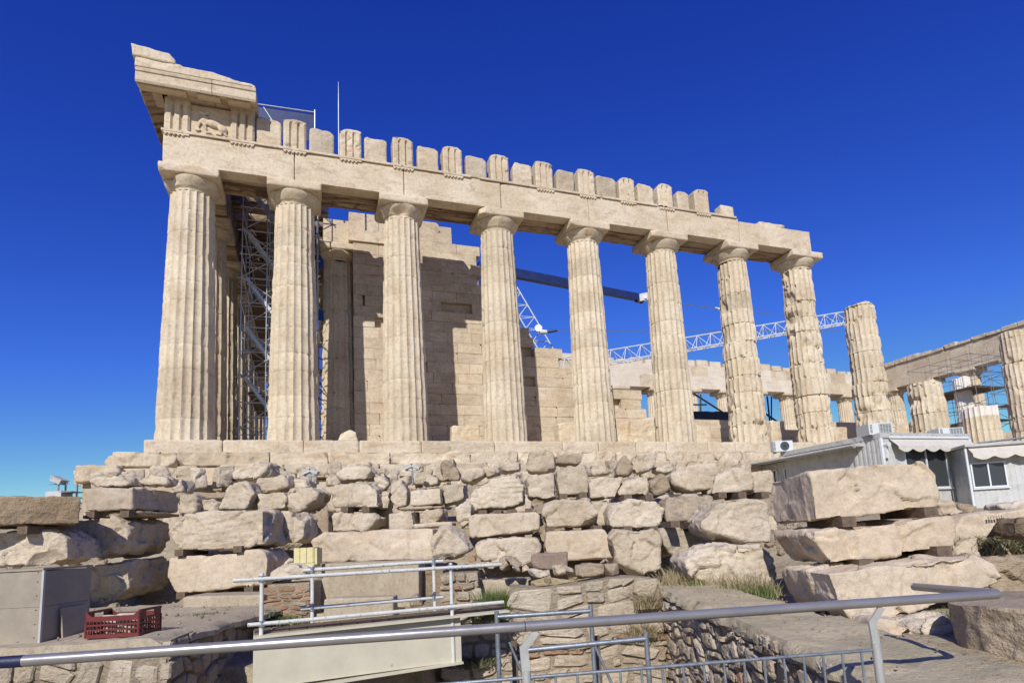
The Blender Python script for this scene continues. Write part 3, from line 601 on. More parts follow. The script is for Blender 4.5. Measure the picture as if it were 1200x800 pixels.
# ================================================================== fallen blocks
RTv, HDv = RT, HD
NB = [0]
def blk(pts, D, th, label, rot=0., mat='block', chips=6, chip=.10, rough=.016, facet=0, layers=0., tone=.97, name='marble_block', cat='stone block', group=None, vox=None, shrink=.0, tilt=0., big=.6, bites=(), seed=None):
    """front outline in photo pixels, on an upright plane D metres ahead turned by rot degrees; th metres deep"""
    NB[0] += 1; sd_ = NB[0]*13+5 if seed is None else seed
    u0 = sum(p[0] for p in pts)/len(pts); v0 = sum(p[1] for p in pts)/len(pts); q = at(u0, v0, D)
    a = R(rot); n = np.array([math.sin(YAW+a), math.cos(YAW+a), 0]); n2 = n+np.array([0, 0, -tilt])
    fr = [onplane(u, v, n2, q) for u, v in pts]; c = np.mean(fr, 0)
    V = [p for p in fr]+[c+(p-c)*(1-shrink)+n*th for p in fr]
    o = carve(V, name, M[mat], None, chips, chip*.85, rough*.78, vox or max(.014, D*.0027), sd_, facet, layers, bites, tone*(.93+.14*((sd_*37) % 100)/100), big, np.stack([RT, HD, [0, 0, 1]], 1), fract=0 if mat in ('concrete', 'purple') else (.5 if mat == 'smooth' else 1.))
    return tag(o, label, cat, group)
def rect(x0, y0, x1, y1, s=0): return [(x0, y0+s), (x1, y0), (x1, y1), (x0, y1+s)]
G = 'marble blocks stacked below the temple'
B = lambda pts, D, th, label, **k: blk(pts, D, th, label, group=G, **k)
# -- left stacks
pA, pB = at(94, 592, 9.9), at(-120, 585, 8.7); zt_, zb_ = float(at(60, 582, 9.8)[2]), float(at(60, 615, 9.8)[2]); uu = (pB-pA)*[1, 1, 0]; uu /= np.linalg.norm(uu)
V = [pA*[1, 1, 0]+uu*s_*(1 if s_ > 0 else 0)+HD*t_+RT*(.0 if t_ == 0 else -.9)+np.array([0, 0, z_]) for s_ in (0, 3.2) for t_ in (0, .9) for z_ in (zb_, zt_)]
tag(carve(V, 'marble_block', M['brown'], None, 3, .12, .018, .026, 71, bites=[(*at(96, 575, 9.7), .25)]), 'long brown shaded block on top of the far left stack', 'stone block', G)  # brown colour stands in for the shade on its face
B([(-40, 628), (0, 624), (30, 620), (60, 622), (78, 632), (80, 655), (20, 662), (-40, 664)], 9.7, 1.3, 'split lumpy boulder under the brown block at the far left', rough=.035, facet=5, bites=[(*at(45, 668, 9.5), .42)], rot=-12)
B([(97, 572), (155, 570), (155, 597), (97, 599)], 11.0, 1.45, 'squared pitted block topmost of the second stack from the left', mat='smooth', tone=.8, rough=.014, chips=2, chip=.05)
B([(67, 622), (84, 607), (132, 605), (149, 613), (150, 640), (140, 650), (110, 654), (75, 652), (66, 640)], 11.0, 1.25, 'round faced rough boulder in the middle of the second left stack', rough=.035, chips=4)
B([(103, 662), (150, 656), (152, 690), (140, 700), (120, 707), (103, 708)], 11.0, 1.3, 'lowest block of the second left stack behind the wooden box', rough=.03)
B([(101, 563), (112, 556), (135, 555), (151, 558), (152, 569), (103, 571)], 11.3, .5, 'ragged flat rubble stone on the squared pitted block', rough=.03, facet=3)
B([(155, 563), (175, 554), (194, 558), (196, 567), (158, 568)], 11.6, .5, 'shaggy slab lying on the right end of the pitted block', rough=.03, facet=3)
B([(198, 562), (212, 560), (216, 576), (200, 576)], 13.2, .5, 'small tan stone against the right of the pitted block', rough=.02)
B([(208, 580), (225, 578), (230, 592), (227, 604), (207, 604)], 13.0, .6, 'small shaded rounded stone beside the second left stack', rough=.03, facet=3)
B([(229, 585), (238, 583), (255, 587), (255, 598), (229, 600)], 13.2, .5, 'small pale stone left of the leaning wedge boulder', rough=.03, facet=4)
B([(199, 616), (215, 603), (250, 598), (306, 596), (309, 600), (309, 637), (285, 643), (215, 644), (203, 637), (197, 628)], 11.6, 1.1, 'big marble boulder with diagonal broken corner, top of the third left stack', rough=.03, layers=.03, bites=[(*at(320, 668, 11.2), .72)], chips=3)
B([(198, 654), (300, 644), (310, 646), (314, 655), (311, 684), (250, 692), (207, 697), (201, 690), (197, 675)], 11.6, 1.2, 'smooth cream slab lowest in the third left stack', mat='smooth', rough=.014, chips=3)
B([(84, 551), (100, 549.5), (176, 550), (176, 572), (98, 574), (86, 566)], 21.6, 1.2, 'rounded pale step block jutting left below the temple corner', mat='smooth', chips=2, rough=.012)
B([(121, 540), (128, 533.5), (176, 533.5), (176, 552), (126, 553)], 22.6, 1.2, 'short pale block left of the temple corner step', mat='smooth', chips=2, rough=.012)
B([(192, 553), (225, 553), (236, 560), (236, 568), (192, 568)], 22.0, .8, 'rough grey stone in the dark gap under the corner step', mat='greyrock', rough=.04)
B([(238, 549), (268, 548), (268, 566), (240, 567), (236, 560)], 20.6, .8, 'squared pale block right of the gap under the corner', rough=.015)
B([(215, 568), (264, 567), (264, 575), (215, 577)], 19.5, .8, 'flat grey slab below the gap under the corner', mat='greyrock', tone=1.0)
B([(205, 576), (262, 576), (266, 584), (206, 585)], 18.0, .8, 'flat grassy grey slab under another flat slab', mat='greyrock', tone=1.0)
# -- rows left of centre
B([(270, 553), (292, 544), (306, 538), (313, 543), (313, 556), (290, 562), (272, 561)], 16.6, .9, 'wedge shaped rubble stone below the first two columns', facet=3, rough=.03)
B([(255, 597), (262, 576), (270, 564), (289, 564), (299, 580), (290, 597)], 13.3, 1.0, 'leaning wedge boulder behind the diagonal broken boulder', rough=.03, chips=3)
B([(291, 573), (303, 560), (325, 556), (336, 556), (338, 569), (322, 575), (303, 578)], 13.9, .8, 'slanting rough slab propped on a squared stone', rough=.022)
B([(302, 579), (333, 575), (336, 585), (334, 596), (302, 597)], 13.5, .7, 'squared stone under the slanting rough slab', rough=.02)
B([(337, 560), (358, 561), (361, 570), (355, 572), (338, 573)], 14.2, .7, 'small pale stone below the left pair of floodlights', rough=.02)
B([(336, 574), (364, 570), (374, 576), (370, 590), (357, 594), (347, 600), (336, 599)], 13.6, .9, 'lumpy chipped stone right of the squared stone', rough=.035, facet=4)
B([(312, 603), (350, 600), (357, 606), (357, 630), (345, 637), (316, 628)], 12.6, .9, 'squarish block with broken lower edge beside the broken boulder', rough=.025, bites=[(*at(330, 642, 12.3), .3)], chips=3)
B([(366, 600), (384, 596), (386, 630), (368, 634)], 13.4, 1.0, 'upright shaded block in the dark gap under the lumpy stone', mat='brown', tone=1.1)  # its shadow is put into the brown colour
B([(387, 578), (392, 567), (430, 565), (441, 572), (443, 593), (425, 595), (390, 594), (386, 588)], 13.9, 1.0, 'large five sided boulder below the third column', rough=.022, chips=3)
B([(394, 556), (402, 546), (430, 545), (438, 553), (434, 561), (398, 562)], 15.0, .8, 'flat rounded stone on the large five sided boulder', rough=.022, chips=4)
B([(388, 601), (430, 598), (443, 606), (440, 616), (430, 622), (389, 623)], 13.6, 1.0, 'pocked block beneath the five sided boulder', rough=.028, chips=4)
B([(441, 576), (456, 574), (456, 596), (444, 597)], 14.2, .6, 'narrow stone between the five sided boulder and an egg shaped one', rough=.025)
B([(457, 566), (470, 561), (478, 574), (476, 590), (463, 597), (457, 584)], 14.0, .6, 'egg shaped upright stone left of a squared pale block', rough=.03, facet=3)
B([(436, 552), (447, 556), (455, 568), (450, 574), (440, 570)], 15.2, .5, 'small shaded tan stone behind the narrow stone', rough=.03)
B([(480, 575), (516, 571), (516, 591), (480, 593)], 13.9, .8, 'squared pale block under the right pair of floodlights', rough=.012, chips=2)
B([(455, 601), (484, 598), (486, 618), (480, 621), (455, 622)], 13.4, .8, 'cube like block with a diagonal crack above the long beam', rough=.016)
B([(490, 603), (500, 597), (518, 596), (520, 611), (490, 616)], 13.6, .7, 'rough stone right of the cube like block', rough=.03)
B([(484, 613), (530, 610), (531, 616), (484, 620)], 12.9, .6, 'thin pale slab lying behind the long beam', mat='smooth', chips=1, rough=.006)
B([(518, 568), (545, 566), (543, 585), (519, 592)], 14.2, .8, 'half shaded block right of the right floodlights', tone=.9, rough=.02)
B([(466, 594), (518, 592), (518, 595.5), (466, 598)], 13.7, .7, 'long thin grey slab under the squared pale block', mat='greyrock', tone=1.0, chips=1, rough=.006)
B([(364, 634), (380, 624), (470, 619), (508, 618), (508, 656), (378, 659), (368, 652)], 10.9, 1.0, 'long cracked cream beam resting on the grey slab', mat='smooth', rough=.012, chips=3, chip=.08)
B([(506, 632), (514, 618), (527, 615), (540, 625), (550, 644), (532, 654), (507, 656)], 10.8, .9, 'rough broken boulder at the right end of the cream beam', rough=.035, facet=3)
# -- upper fringe in the middle
B([(420, 547), (424, 541), (432, 541), (434, 547)], 20.0, .4, 'small chipped stone on the step below the third column', rough=.03)
B([(516, 560), (516, 543), (523, 538.5), (531, 541), (538, 554), (538, 562), (519, 563)], 15.6, .5, 'upright grey pointed stone below the gap after the third column', mat='greyrock', tone=1.0, rough=.03, facet=3)
B([(495, 562), (505, 557), (514, 560), (513, 567), (496, 569)], 15.4, .5, 'small rounded stone left of the upright pointed stone', rough=.03, facet=3)
B([(540, 553), (548, 549), (566, 548), (569, 556), (549, 566), (541, 563)], 15.6, .6, 'flattish pale stone right of the upright pointed stone', rough=.03)
B([(566, 549), (583, 545), (586, 554), (570, 560)], 15.9, .6, 'low pale stone below the fourth column', rough=.03, facet=2)
B([(584, 545), (596, 538), (610, 541), (610, 551), (586, 553)], 16.3, .7, 'irregular pale stone right under the fourth column', rough=.03, facet=3)
B([(617, 545), (621, 528), (640, 525), (650, 533), (651, 549), (640, 552), (620, 552)], 16.8, .9, 'tall angular rubble block right of the fourth column', rough=.035, facet=4)
B([(651, 533), (679, 530), (682, 540), (678, 544), (652, 543)], 17.4, .9, 'flat grey step fragment left of the fifth column', mat='greyrock', tone=1.0, rough=.02)
B([(688, 549), (714, 548), (716, 555), (690, 557)], 15.5, .5, 'thin broken slab below the fifth column', rough=.02)
B([(724, 545), (732, 532), (739, 540), (743, 555), (722, 557)], 15.6, .6, 'dark pointed stone leaning below the fifth column', mat='greyrock', tone=1.0, rough=.03, facet=3)
B([(738, 540), (748, 530), (769, 530), (768, 550), (745, 553)], 15.9, .8, 'squared upright rubble block left of the sixth column', rough=.025)
B([(766, 547), (776, 541), (790, 543), (794, 550), (785, 556), (768, 553)], 16.2, .6, 'white lumpy stone below the sixth column', rough=.03, facet=3, tone=1.15)
# -- centre stack
B([(541, 600), (543, 592), (555, 570), (580, 560), (608, 555.5), (614, 566), (614, 588), (600, 594), (560, 598)], 12.9, 1.1, 'large slanted boulder with layered grain above the long grey block', rough=.025, layers=.05, chips=4)
B([(534, 595), (545, 587), (553, 592), (553, 612), (540, 620), (535, 608)], 12.6, .7, 'rough tan rubble stone at the left of the slanted boulder', rough=.035, facet=2)
B([(549, 607), (553, 603), (628, 600), (632, 604), (632, 621), (556, 631), (550, 628)], 11.9, 1.0, 'long squared grey beige block under the slanted boulder', mat='smooth', tone=.9, rough=.010, chips=2)
B([(556, 640), (562, 633), (610, 630), (630, 631), (634, 638), (632, 654), (622, 664), (575, 660), (558, 652)], 11.6, 1.0, 'round cornered pocked block below the long squared one', rough=.022, chips=3)
B([(615, 560), (618, 556), (650, 553), (652, 582), (640, 585), (620, 582)], 13.3, .9, 'grey sided block right of the slanted boulder', rough=.025, chips=4)
B([(651, 552), (655, 546), (686, 545), (690, 560), (690, 578), (655, 580)], 13.4, .9, 'rough pentagonal block in the middle of the pile', rough=.022, chips=3)
B([(690, 560), (731, 558), (728, 570), (721, 582), (692, 584)], 13.2, .9, 'tapering cream block below the fifth column', rough=.014, chips=3)
B([(724, 572), (735, 562), (757, 556), (761, 560), (759, 580), (725, 581)], 13.2, .9, 'cream block with slanting left edge below the sixth column', rough=.02)
B([(761, 563), (778, 554), (787, 560), (788, 575), (776, 580), (762, 580)], 13.0, .9, 'many faced grey block left of the large top boulder', mat='greyrock', tone=1.0, rough=.025, facet=3)
B([(635, 600), (637, 590), (650, 585), (690, 584), (700, 597), (701, 610), (694, 616), (641, 618)], 12.3, 1.0, 'broad block with chamfered shaded left side in the centre', rough=.020, chips=5, chip=.16)
B([(694, 590), (714, 586), (716, 606), (712, 616), (700, 616)], 12.9, .7, 'pale wedge between two broad centre blocks', rough=.02)
B([(712, 602), (718, 589), (735, 586), (770, 586), (777, 596), (777, 616), (745, 619), (714, 617)], 12.2, 1.0, 'broad boulder with a shaded hollow left of centre right', rough=.028, bites=[(*at(716, 618, 11.9), .3)], chips=4)
B([(638, 640), (640, 623), (655, 622), (708, 620), (720, 640), (722, 654), (652, 657), (640, 655)], 11.6, 1.0, 'smooth cream block with a slanted right edge above the masonry', mat='smooth', rough=.010, chips=2)
B([(714, 630), (722, 621), (770, 621), (775, 626), (774, 645), (772, 671), (742, 673), (735, 668), (722, 664)], 11.2, .9, 'tall broken boulder standing at the head of the coping wall', rough=.028, facet=3, chips=3)
B([(775, 588), (781, 583), (783, 612), (778, 616)], 12.8, .5, 'thin shaded stone behind the hollow boulder', tone=.85)
B([(776, 620), (800, 617), (822, 622), (818, 645), (785, 652), (777, 640)], 11.4, .8, 'weathered grey boulder right of the tall broken boulder', mat='block', tone=.85, rough=.03, facet=3)
B([(779, 590), (785, 582), (838, 580), (841, 596), (834, 610), (782, 611)], 12.2, .9, 'grey faceted block left of the undercut boulder', mat='greyrock', tone=1.0, rough=.018, facet=2)
B([(787, 556), (796, 545), (838, 543), (844, 552), (836, 572), (804, 575), (790, 566)], 12.9, .9, 'large rounded top boulder below the gap after the sixth column', rough=.025, facet=2, chips=4)
B([(835, 578), (838, 560), (852, 548), (878, 548), (884, 560), (884, 576)], 12.6, .9, 'twin faced rough block left of a squared end block', rough=.025, facet=3)
B([(880, 552), (904, 550), (907, 560), (906, 577), (884, 577)], 12.6, .9, 'squared end block beside the large right hand block', rough=.015)
B([(821, 610), (837, 601), (840, 588), (858, 584), (900, 584), (904, 610), (903, 634), (864, 637), (834, 629), (823, 621)], 10.2, 1.1, 'large undercut boulder touching the right hand stack', rough=.025, layers=.03, chips=3, bites=[(*at(820, 640, 9.9), .26)])
B([(802, 660), (812, 645), (850, 639), (900, 640), (912, 652), (910, 688), (880, 697), (850, 690), (815, 682)], 9.2, 1.1, 'broad ledge shaped boulder lowest before the dry grass', rough=.035, layers=.05, facet=2, bites=[(*at(842, 681, 8.85), .16)])
# -- right-hand stack
B([(952, 562), (950, 553), (1020, 545), (1084, 541), (1098, 550), (1101, 580), (1098, 594), (955, 611)], 7.1, 1.25, 'huge smooth cream block topmost of the right hand stack', mat='smooth', rough=.016, chips=4, chip=.08, seed=77)
B([(952, 628), (955, 622), (1080, 609), (1118, 605), (1120, 630), (1118, 640), (1080, 646), (975, 661), (965, 650)], 6.8, 1.1, 'long block with a moulded lower edge, middle of the right hand stack', mat='smooth', rough=.018, chips=3, bites=[(*at(1000, 668, 6.6), .0)])
B([(970, 672), (1040, 668), (1120, 652), (1150, 650), (1172, 662), (1175, 685), (1120, 702), (1060, 715), (1040, 727), (1000, 727), (985, 712)], 6.3, 1.2, 'long low slab lowest of the right hand stack', mat='smooth', rough=.02, chips=3)
B([(1096, 587), (1131, 586), (1131, 600), (1110, 606), (1097, 603)], 7.6, .6, 'carved moulding fragment right of the huge cream block', mat='smooth', rough=.01, layers=.02)
B([(1128, 588), (1150, 592), (1156, 598), (1130, 602)], 8.3, .5, 'grey broken fragment beneath the second awning', mat='greyrock', tone=1.0, facet=3)
o = B([(1118, 607), (1146, 601), (1200, 596), (1215, 596), (1215, 625), (1150, 630), (1118, 640)], 8.0, .7, 'architrave fragment with a row of small pegs at the right', mat='smooth', rough=.010, chips=2)
q = MB(); pa = at(1157, 604.5, 7.93); pb = at(1176, 603, 7.93); d_ = (pb-pa)/6
for k in range(6): c = pa+d_*(k+.5); q.tube(c, c-np.array([0, 0, .035]), .013, 8)
q.build('guttae', M['smooth'], o)
B([(1121, 640), (1146, 628), (1150, 645), (1148, 660), (1125, 662)], 7.6, .6, 'rough pebbly stone at the right end of the moulded block', rough=.03, facet=3)
B([(1146, 655), (1165, 650), (1225, 665), (1230, 700), (1180, 706), (1150, 692)], 6.6, .9, 'grey weathered slab sloping off the right edge', mat='greyrock', tone=1.0, rough=.03, facet=2)
B([(1188, 611), (1200, 606), (1225, 608), (1225, 634), (1190, 632)], 6.9, .5, 'dark brown shaded stone at the right edge', mat='brown', tone=.6, rough=.02)  # shade painted by brown stone and a low tone
B([(1178, 590), (1200, 586), (1220, 586), (1220, 597), (1180, 597)], 9.0, .5, 'white stone chip on a dark plank at the right edge', tone=1.2)
B([(1030, 742), (1034, 728), (1052, 727), (1072, 735), (1078, 748), (1060, 754), (1036, 752)], 5.4, .5, 'small squared stone under the lowest right hand slab', rough=.02, mat='smooth')
B([(1074, 740), (1092, 727), (1124, 724), (1128, 752), (1100, 758), (1080, 750)], 5.3, .5, 'rounded tan stone beside the great drum', rough=.025, layers=.03)
# great marble drum in the lower right corner
def drum():
    c = LD(3.76, 4.6); zb = -5.3; r = .60; n = 200; rows = 34; V = []
    zs = np.linspace(zb, -4.57, rows)
    for z in zs: V += [(c[0]+r*math.cos(2*math.pi*k/n), c[1]+r*math.sin(2*math.pi*k/n), z) for k in range(n)]
    for f in (.97, .85, .6, .3, .1): V += [(c[0]+r*f*math.cos(2*math.pi*k/n), c[1]+r*f*math.sin(2*math.pi*k/n), -4.555) for k in range(n)]
    V = np.array(V); tot = rows+5; d = V-np.array([c[0], c[1], 0]); d[:, 2] = 0; L = np.linalg.norm(d, axis=1)[:, None]; d /= L
    am = (np.arange(len(V)) < rows*n).astype(float)
    dd = (fbm(V, 2.2, 5, 4)-.5)*.14+(fbm(V, 9, 6, 3)-.5)*.06+np.clip(fbm(V, 3, 15, 3)-.58, 0, 1)*.4; V = V-d*(dd*am)[:, None]; V[:, 2] += (fbm(V, 2, 8, 3)-.5)*.03*(V[:, 2] > -4.6)
    F = [(i*n+k, i*n+(k+1) % n, (i+1)*n+(k+1) % n, (i+1)*n+k) for i in range(tot-1) for k in range(n)]+[tuple(range((tot-1)*n, tot*n))]
    return tag(mesh('marble_drum', V, F, M['greyrock'], None, True, tone=1.0, sharp=50), 'big round column drum lying flat in the lower right corner', 'stone drum')
drum()
# purple slab, rubble on the masonry top
blk([(622, 650), (628, 648), (665, 647), (665, 665), (645, 667), (623, 666)], 9.35, .35, 'reddish purple slab standing on the masonry wall', mat='purple', chips=2, rough=.01, name='purple_stone', cat='stone slab')
G2 = 'loose rubble stones on the masonry'
for pts, D, lab, k in (
    ([(585, 655), (592, 651), (597, 654), (597, 668), (587, 670)], 9.5, 'small upright grey stone left of the purple slab', dict(mat='greyrock', tone=1.0)),
    ([(588, 652), (600, 651), (613, 661), (610, 668), (600, 662)], 9.4, 'slanting grey slab leaning on the small upright stone', dict(mat='greyrock', tone=1.0)),
    ([(598, 664), (606, 663), (610, 670), (598, 671)], 9.3, 'small cream pebble beneath the leaning grey slab', {}),
    ([(612, 664), (618, 661), (621, 670), (612, 671)], 9.3, 'small pale chip left of the purple slab base', {}),
    ([(620, 668), (644, 667), (645, 674), (632, 676), (621, 675)], 9.15, 'flat whitish stone in front of the purple slab', dict(tone=1.15)),
    ([(647, 664), (660, 661), (673, 664), (674, 673), (650, 674)], 9.15, 'flat cream stone right of the purple slab', dict(tone=1.05)),
    ([(673, 662), (690, 660), (707, 661), (708, 672), (690, 675), (676, 674)], 9.15, 'arched stone with a dark underside on the masonry top', dict(mat='greyrock', tone=1.0)),
    ([(709, 662), (725, 660), (728, 673), (710, 674)], 9.3, 'squared grey stone at the top of the masonry corner', dict(mat='greyrock', tone=1.0)),
    ([(703, 660), (712, 652), (717, 660)], 9.6, 'pointed dark chip above the masonry corner', dict(mat='greyrock')),
    ([(548, 652), (556, 651), (558, 658), (549, 659)], 10.2, 'small red brick fragment under the rough broken boulder', dict(mat='brick')),
    ([(556, 660), (570, 658), (571, 665), (557, 666)], 9.8, 'small tan rubble stone right of the brick fragment', {}),
    ([(570, 659), (583, 658), (584, 665), (571, 666)], 9.8, 'small pale rubble stone left of the upright grey stone', dict(tone=1.05)),
    ([(330, 660), (336, 654), (342, 655), (343, 660), (331, 663)], 9.8, 'white rubble chip on the stone beside the yellow block', dict(tone=1.25))):
    blk(pts, D, .3, lab, group=G2, rough=.012, facet=2, name='rubble_stone', cat='rubble stone', vox=.016, **k)
blk([(313, 674), (325, 663), (345, 661), (357, 666), (358, 676), (340, 679), (315, 679)], 9.5, .5, 'rounded tan stone capping the brick pillar', name='rubble_stone', cat='rubble stone', rough=.02, facet=2, vox=.02)

# wooden and stone spacers between the stacked blocks
def spacer(u, v, D, w_=.16, h_=.12, mat='plank'):
    c = at(u, v, D)+HD*.35; q = MB(); q.obox(c, RT*w_/2, HD*.45, np.array([0, 0, h_/2])); return tag(q.build('wood_spacer', M[mat]), 'short dark wooden spacer in the gap between two stacked blocks', 'wood spacer', 'wood spacers between stacked blocks')
for u, v, D in ((32, 621, 9.6), (213, 647, 11.6), (281, 643, 11.6), (215, 697, 11.6), (294, 691, 11.6), (566, 601, 12.4), (583, 601, 12.4), (600, 600, 12.4), (620, 599, 12.4), (660, 582, 12.7), (683, 581, 12.7), (735, 583, 12.6), (760, 583, 12.6),
    (790, 614, 11.0), (812, 615, 11.0), (845, 580, 12.4), (868, 580, 12.4), (895, 580, 12.4), (645, 620, 11.9), (700, 619, 11.9), (735, 620, 11.7), (765, 620, 11.7), (990, 611, 7.1), (1085, 600, 7.1), (1010, 661, 6.8), (1100, 646, 6.8), (110, 603, 11.0), (150, 602, 11.0), (405, 597, 13.7), (430, 597, 13.7)):
    spacer(u, v, D)
blk([(112, 600), (150, 598), (168, 599), (168, 604), (112, 606)], 11.1, 1.2, 'thin shaded slab between two blocks of the second left stack', mat='brown', tone=.9, chips=1, rough=.008, name='flat_stone', cat='stone slab')  # shade of the gap painted into its brown colour
blk([(96, 601), (106, 600), (106, 607), (96, 608)], 10.95, .3, 'small cream packing stone at the left of the thin shaded slab', mat='smooth', chips=1, rough=.008, name='flat_stone', cat='stone slab')

# small loose stones on the slope
rs = np.random.RandomState(12); q = MB()
ico = bmesh.new(); bmesh.ops.create_icosphere(ico, subdivisions=1, radius=1); IV = np.array([v.co for v in ico.verts]); IF = [tuple(v.index for v in f.verts) for f in ico.faces]; ico.free()
def pebble(q, L, D, z, s, sq=.7):
    A = rs.normal(0, 1, (3, 3)); Q_, _ = np.linalg.qr(A); V = IV*(1+rs.uniform(-.28, .28, (len(IV), 1))); V = np.sign(V)*np.abs(V)**.75; V = V*[1, rs.uniform(.6, 1), rs.uniform(.45, .8)]*s; V = V@Q_; q.cur = rs.uniform(.75, 1.05)
    p = LD(L, D, z); q.add(V+p, IF)
for k in range(1500):
    D = rs.uniform(9.8, 23); L = rs.uniform(-13, 9); s = rs.uniform(.03, .13)*(1.6 if rs.rand() < .15 else 1)
    if L > 3.4 and D < 12: continue
    pebble(q, L, D, gz_at(L, D)+s*.2, s)
for k in range(320):
    L = rs.uniform(2.7, 6.5); D = rs.uniform(3.5, 9.5); s = rs.uniform(.008, .035); pebble(q, L, D, gz_at(L, D)+s*.2, s)
for k in range(260):
    L = rs.uniform(-4, 1.9); D = rs.uniform(5.5, 9.4); s = rs.uniform(.03, .12); pebble(q, L, D, -7+s*.2, s)
for k in range(240):
    L = rs.uniform(-12, -4.0); D = rs.uniform(6.6, 11.0); s = rs.uniform(.008, .04); pebble(q, L, D, -4.745+s*.2, s)
for k in range(120):
    L = rs.uniform(1.95, 2.8); D = rs.uniform(3.6, 9.4); s = rs.uniform(.004, .012); pebble(q, L, D, -4.745+s*.2, s)
tag(q.build('rubble', M['mortar'], smooth=False), 'loose stone chips and rubble scattered over the slope between the blocks', 'rubble', kind='stuff')
# mid-size filler: blocks deeper in the pile, seen through the gaps
GF = 'half hidden stones deep in the pile'
for k in range(34):
    L = -10.5+k*.56+rs.uniform(-.12, .12); D = rs.choice([14.6, 16.0, 17.4])+rs.uniform(-.4, .4)
    if L > 6: break
    z = gz_at(L, D)-.1; w_ = rs.uniform(.45, .75); h_ = rs.uniform(.42, .62); n = np.array([0, 0, 1])
    c = LD(L, D, z); V = [c+RT*sx*w_/2+HD*sy*.35+np.array([0, 0, sz*h_]) for sx in (-1, 1) for sy in (-1, 1) for sz in (0, 1)]
    tag(carve(V, 'marble_block', M['block'], None, 6, .12, .025, .05, 2000+k, 3, tone=rs.uniform(.85, 1)), 'rough beige stone half hidden behind the front blocks of the pile', 'stone block', GF)

# rubble heaped against the lower steps
GR = 'rubble heaped against the lower temple steps'
for k in range(40):
    x = -1.2+k*.62+rs.uniform(-.2, .2); y = -3.25-rs.uniform(0, .9); w_ = rs.uniform(.28, .55); h_ = rs.uniform(.22, .62); zb_ = -1.95-(-3.25-y)*.35+rs.uniform(0, .25)
    a_ = rs.uniform(-.5, .5); ca, sa = math.cos(a_), math.sin(a_)
    V = [np.array([x+(px2*ca-py2*sa)*w_, y+(px2*sa+py2*ca)*w_*.8, zb_+sz*h_*1.25+(0 if sz == 0 else rs.uniform(-.08, .08))]) for px2 in (-.6, .6) for py2 in (-.6, .6) for sz in (0, 1)]
    tag(carve(V, 'rubble_stone', M['block'], None, 5, .09, .02, .036, 5000+k, 3, tone=rs.uniform(.88, 1.02), fract=1.), 'rough beige rubble stone lying against the lower temple steps', 'rubble stone', GR)
# ================================================================== masonry of the pit
def pillow(q, fr, s0, s1, t0, t1, bulge, rr, back=.06, jit=.17):
    """one wall stone; fr(s,t,d) -> world"""
    cs, ct = (s0+s1)/2, (t0+t1)/2; a, b_ = (s1-s0)/2, (t1-t0)/2; n = 12; ring = []
    for k in range(n):
        an = 2*math.pi*k/n+.26; c, s_ = math.cos(an), math.sin(an); e = .36
        x = math.copysign(abs(c)**e, c)*a; y = math.copysign(abs(s_)**e, s_)*b_; f = 1-rr.uniform(0, jit); ring.append((x*f, y*f))
    V = [fr(cs+x, ct+y, -back) for x, y in ring]+[fr(cs+x*.99, ct+y*.99, bulge*.55) for x, y in ring]+[fr(cs+x*.86, ct+y*.84, bulge*rr.uniform(.85, 1.1)) for x, y in ring]+[fr(cs+x*.4, ct+y*.4, bulge*rr.uniform(.9, 1.25)) for x, y in ring]
    F = [(r_*n+k, r_*n+(k+1) % n, (r_+1)*n+(k+1) % n, (r_+1)*n+k) for r_ in range(3) for k in range(n)]+[tuple(range(3*n, 4*n))]
    q.add(V, F)
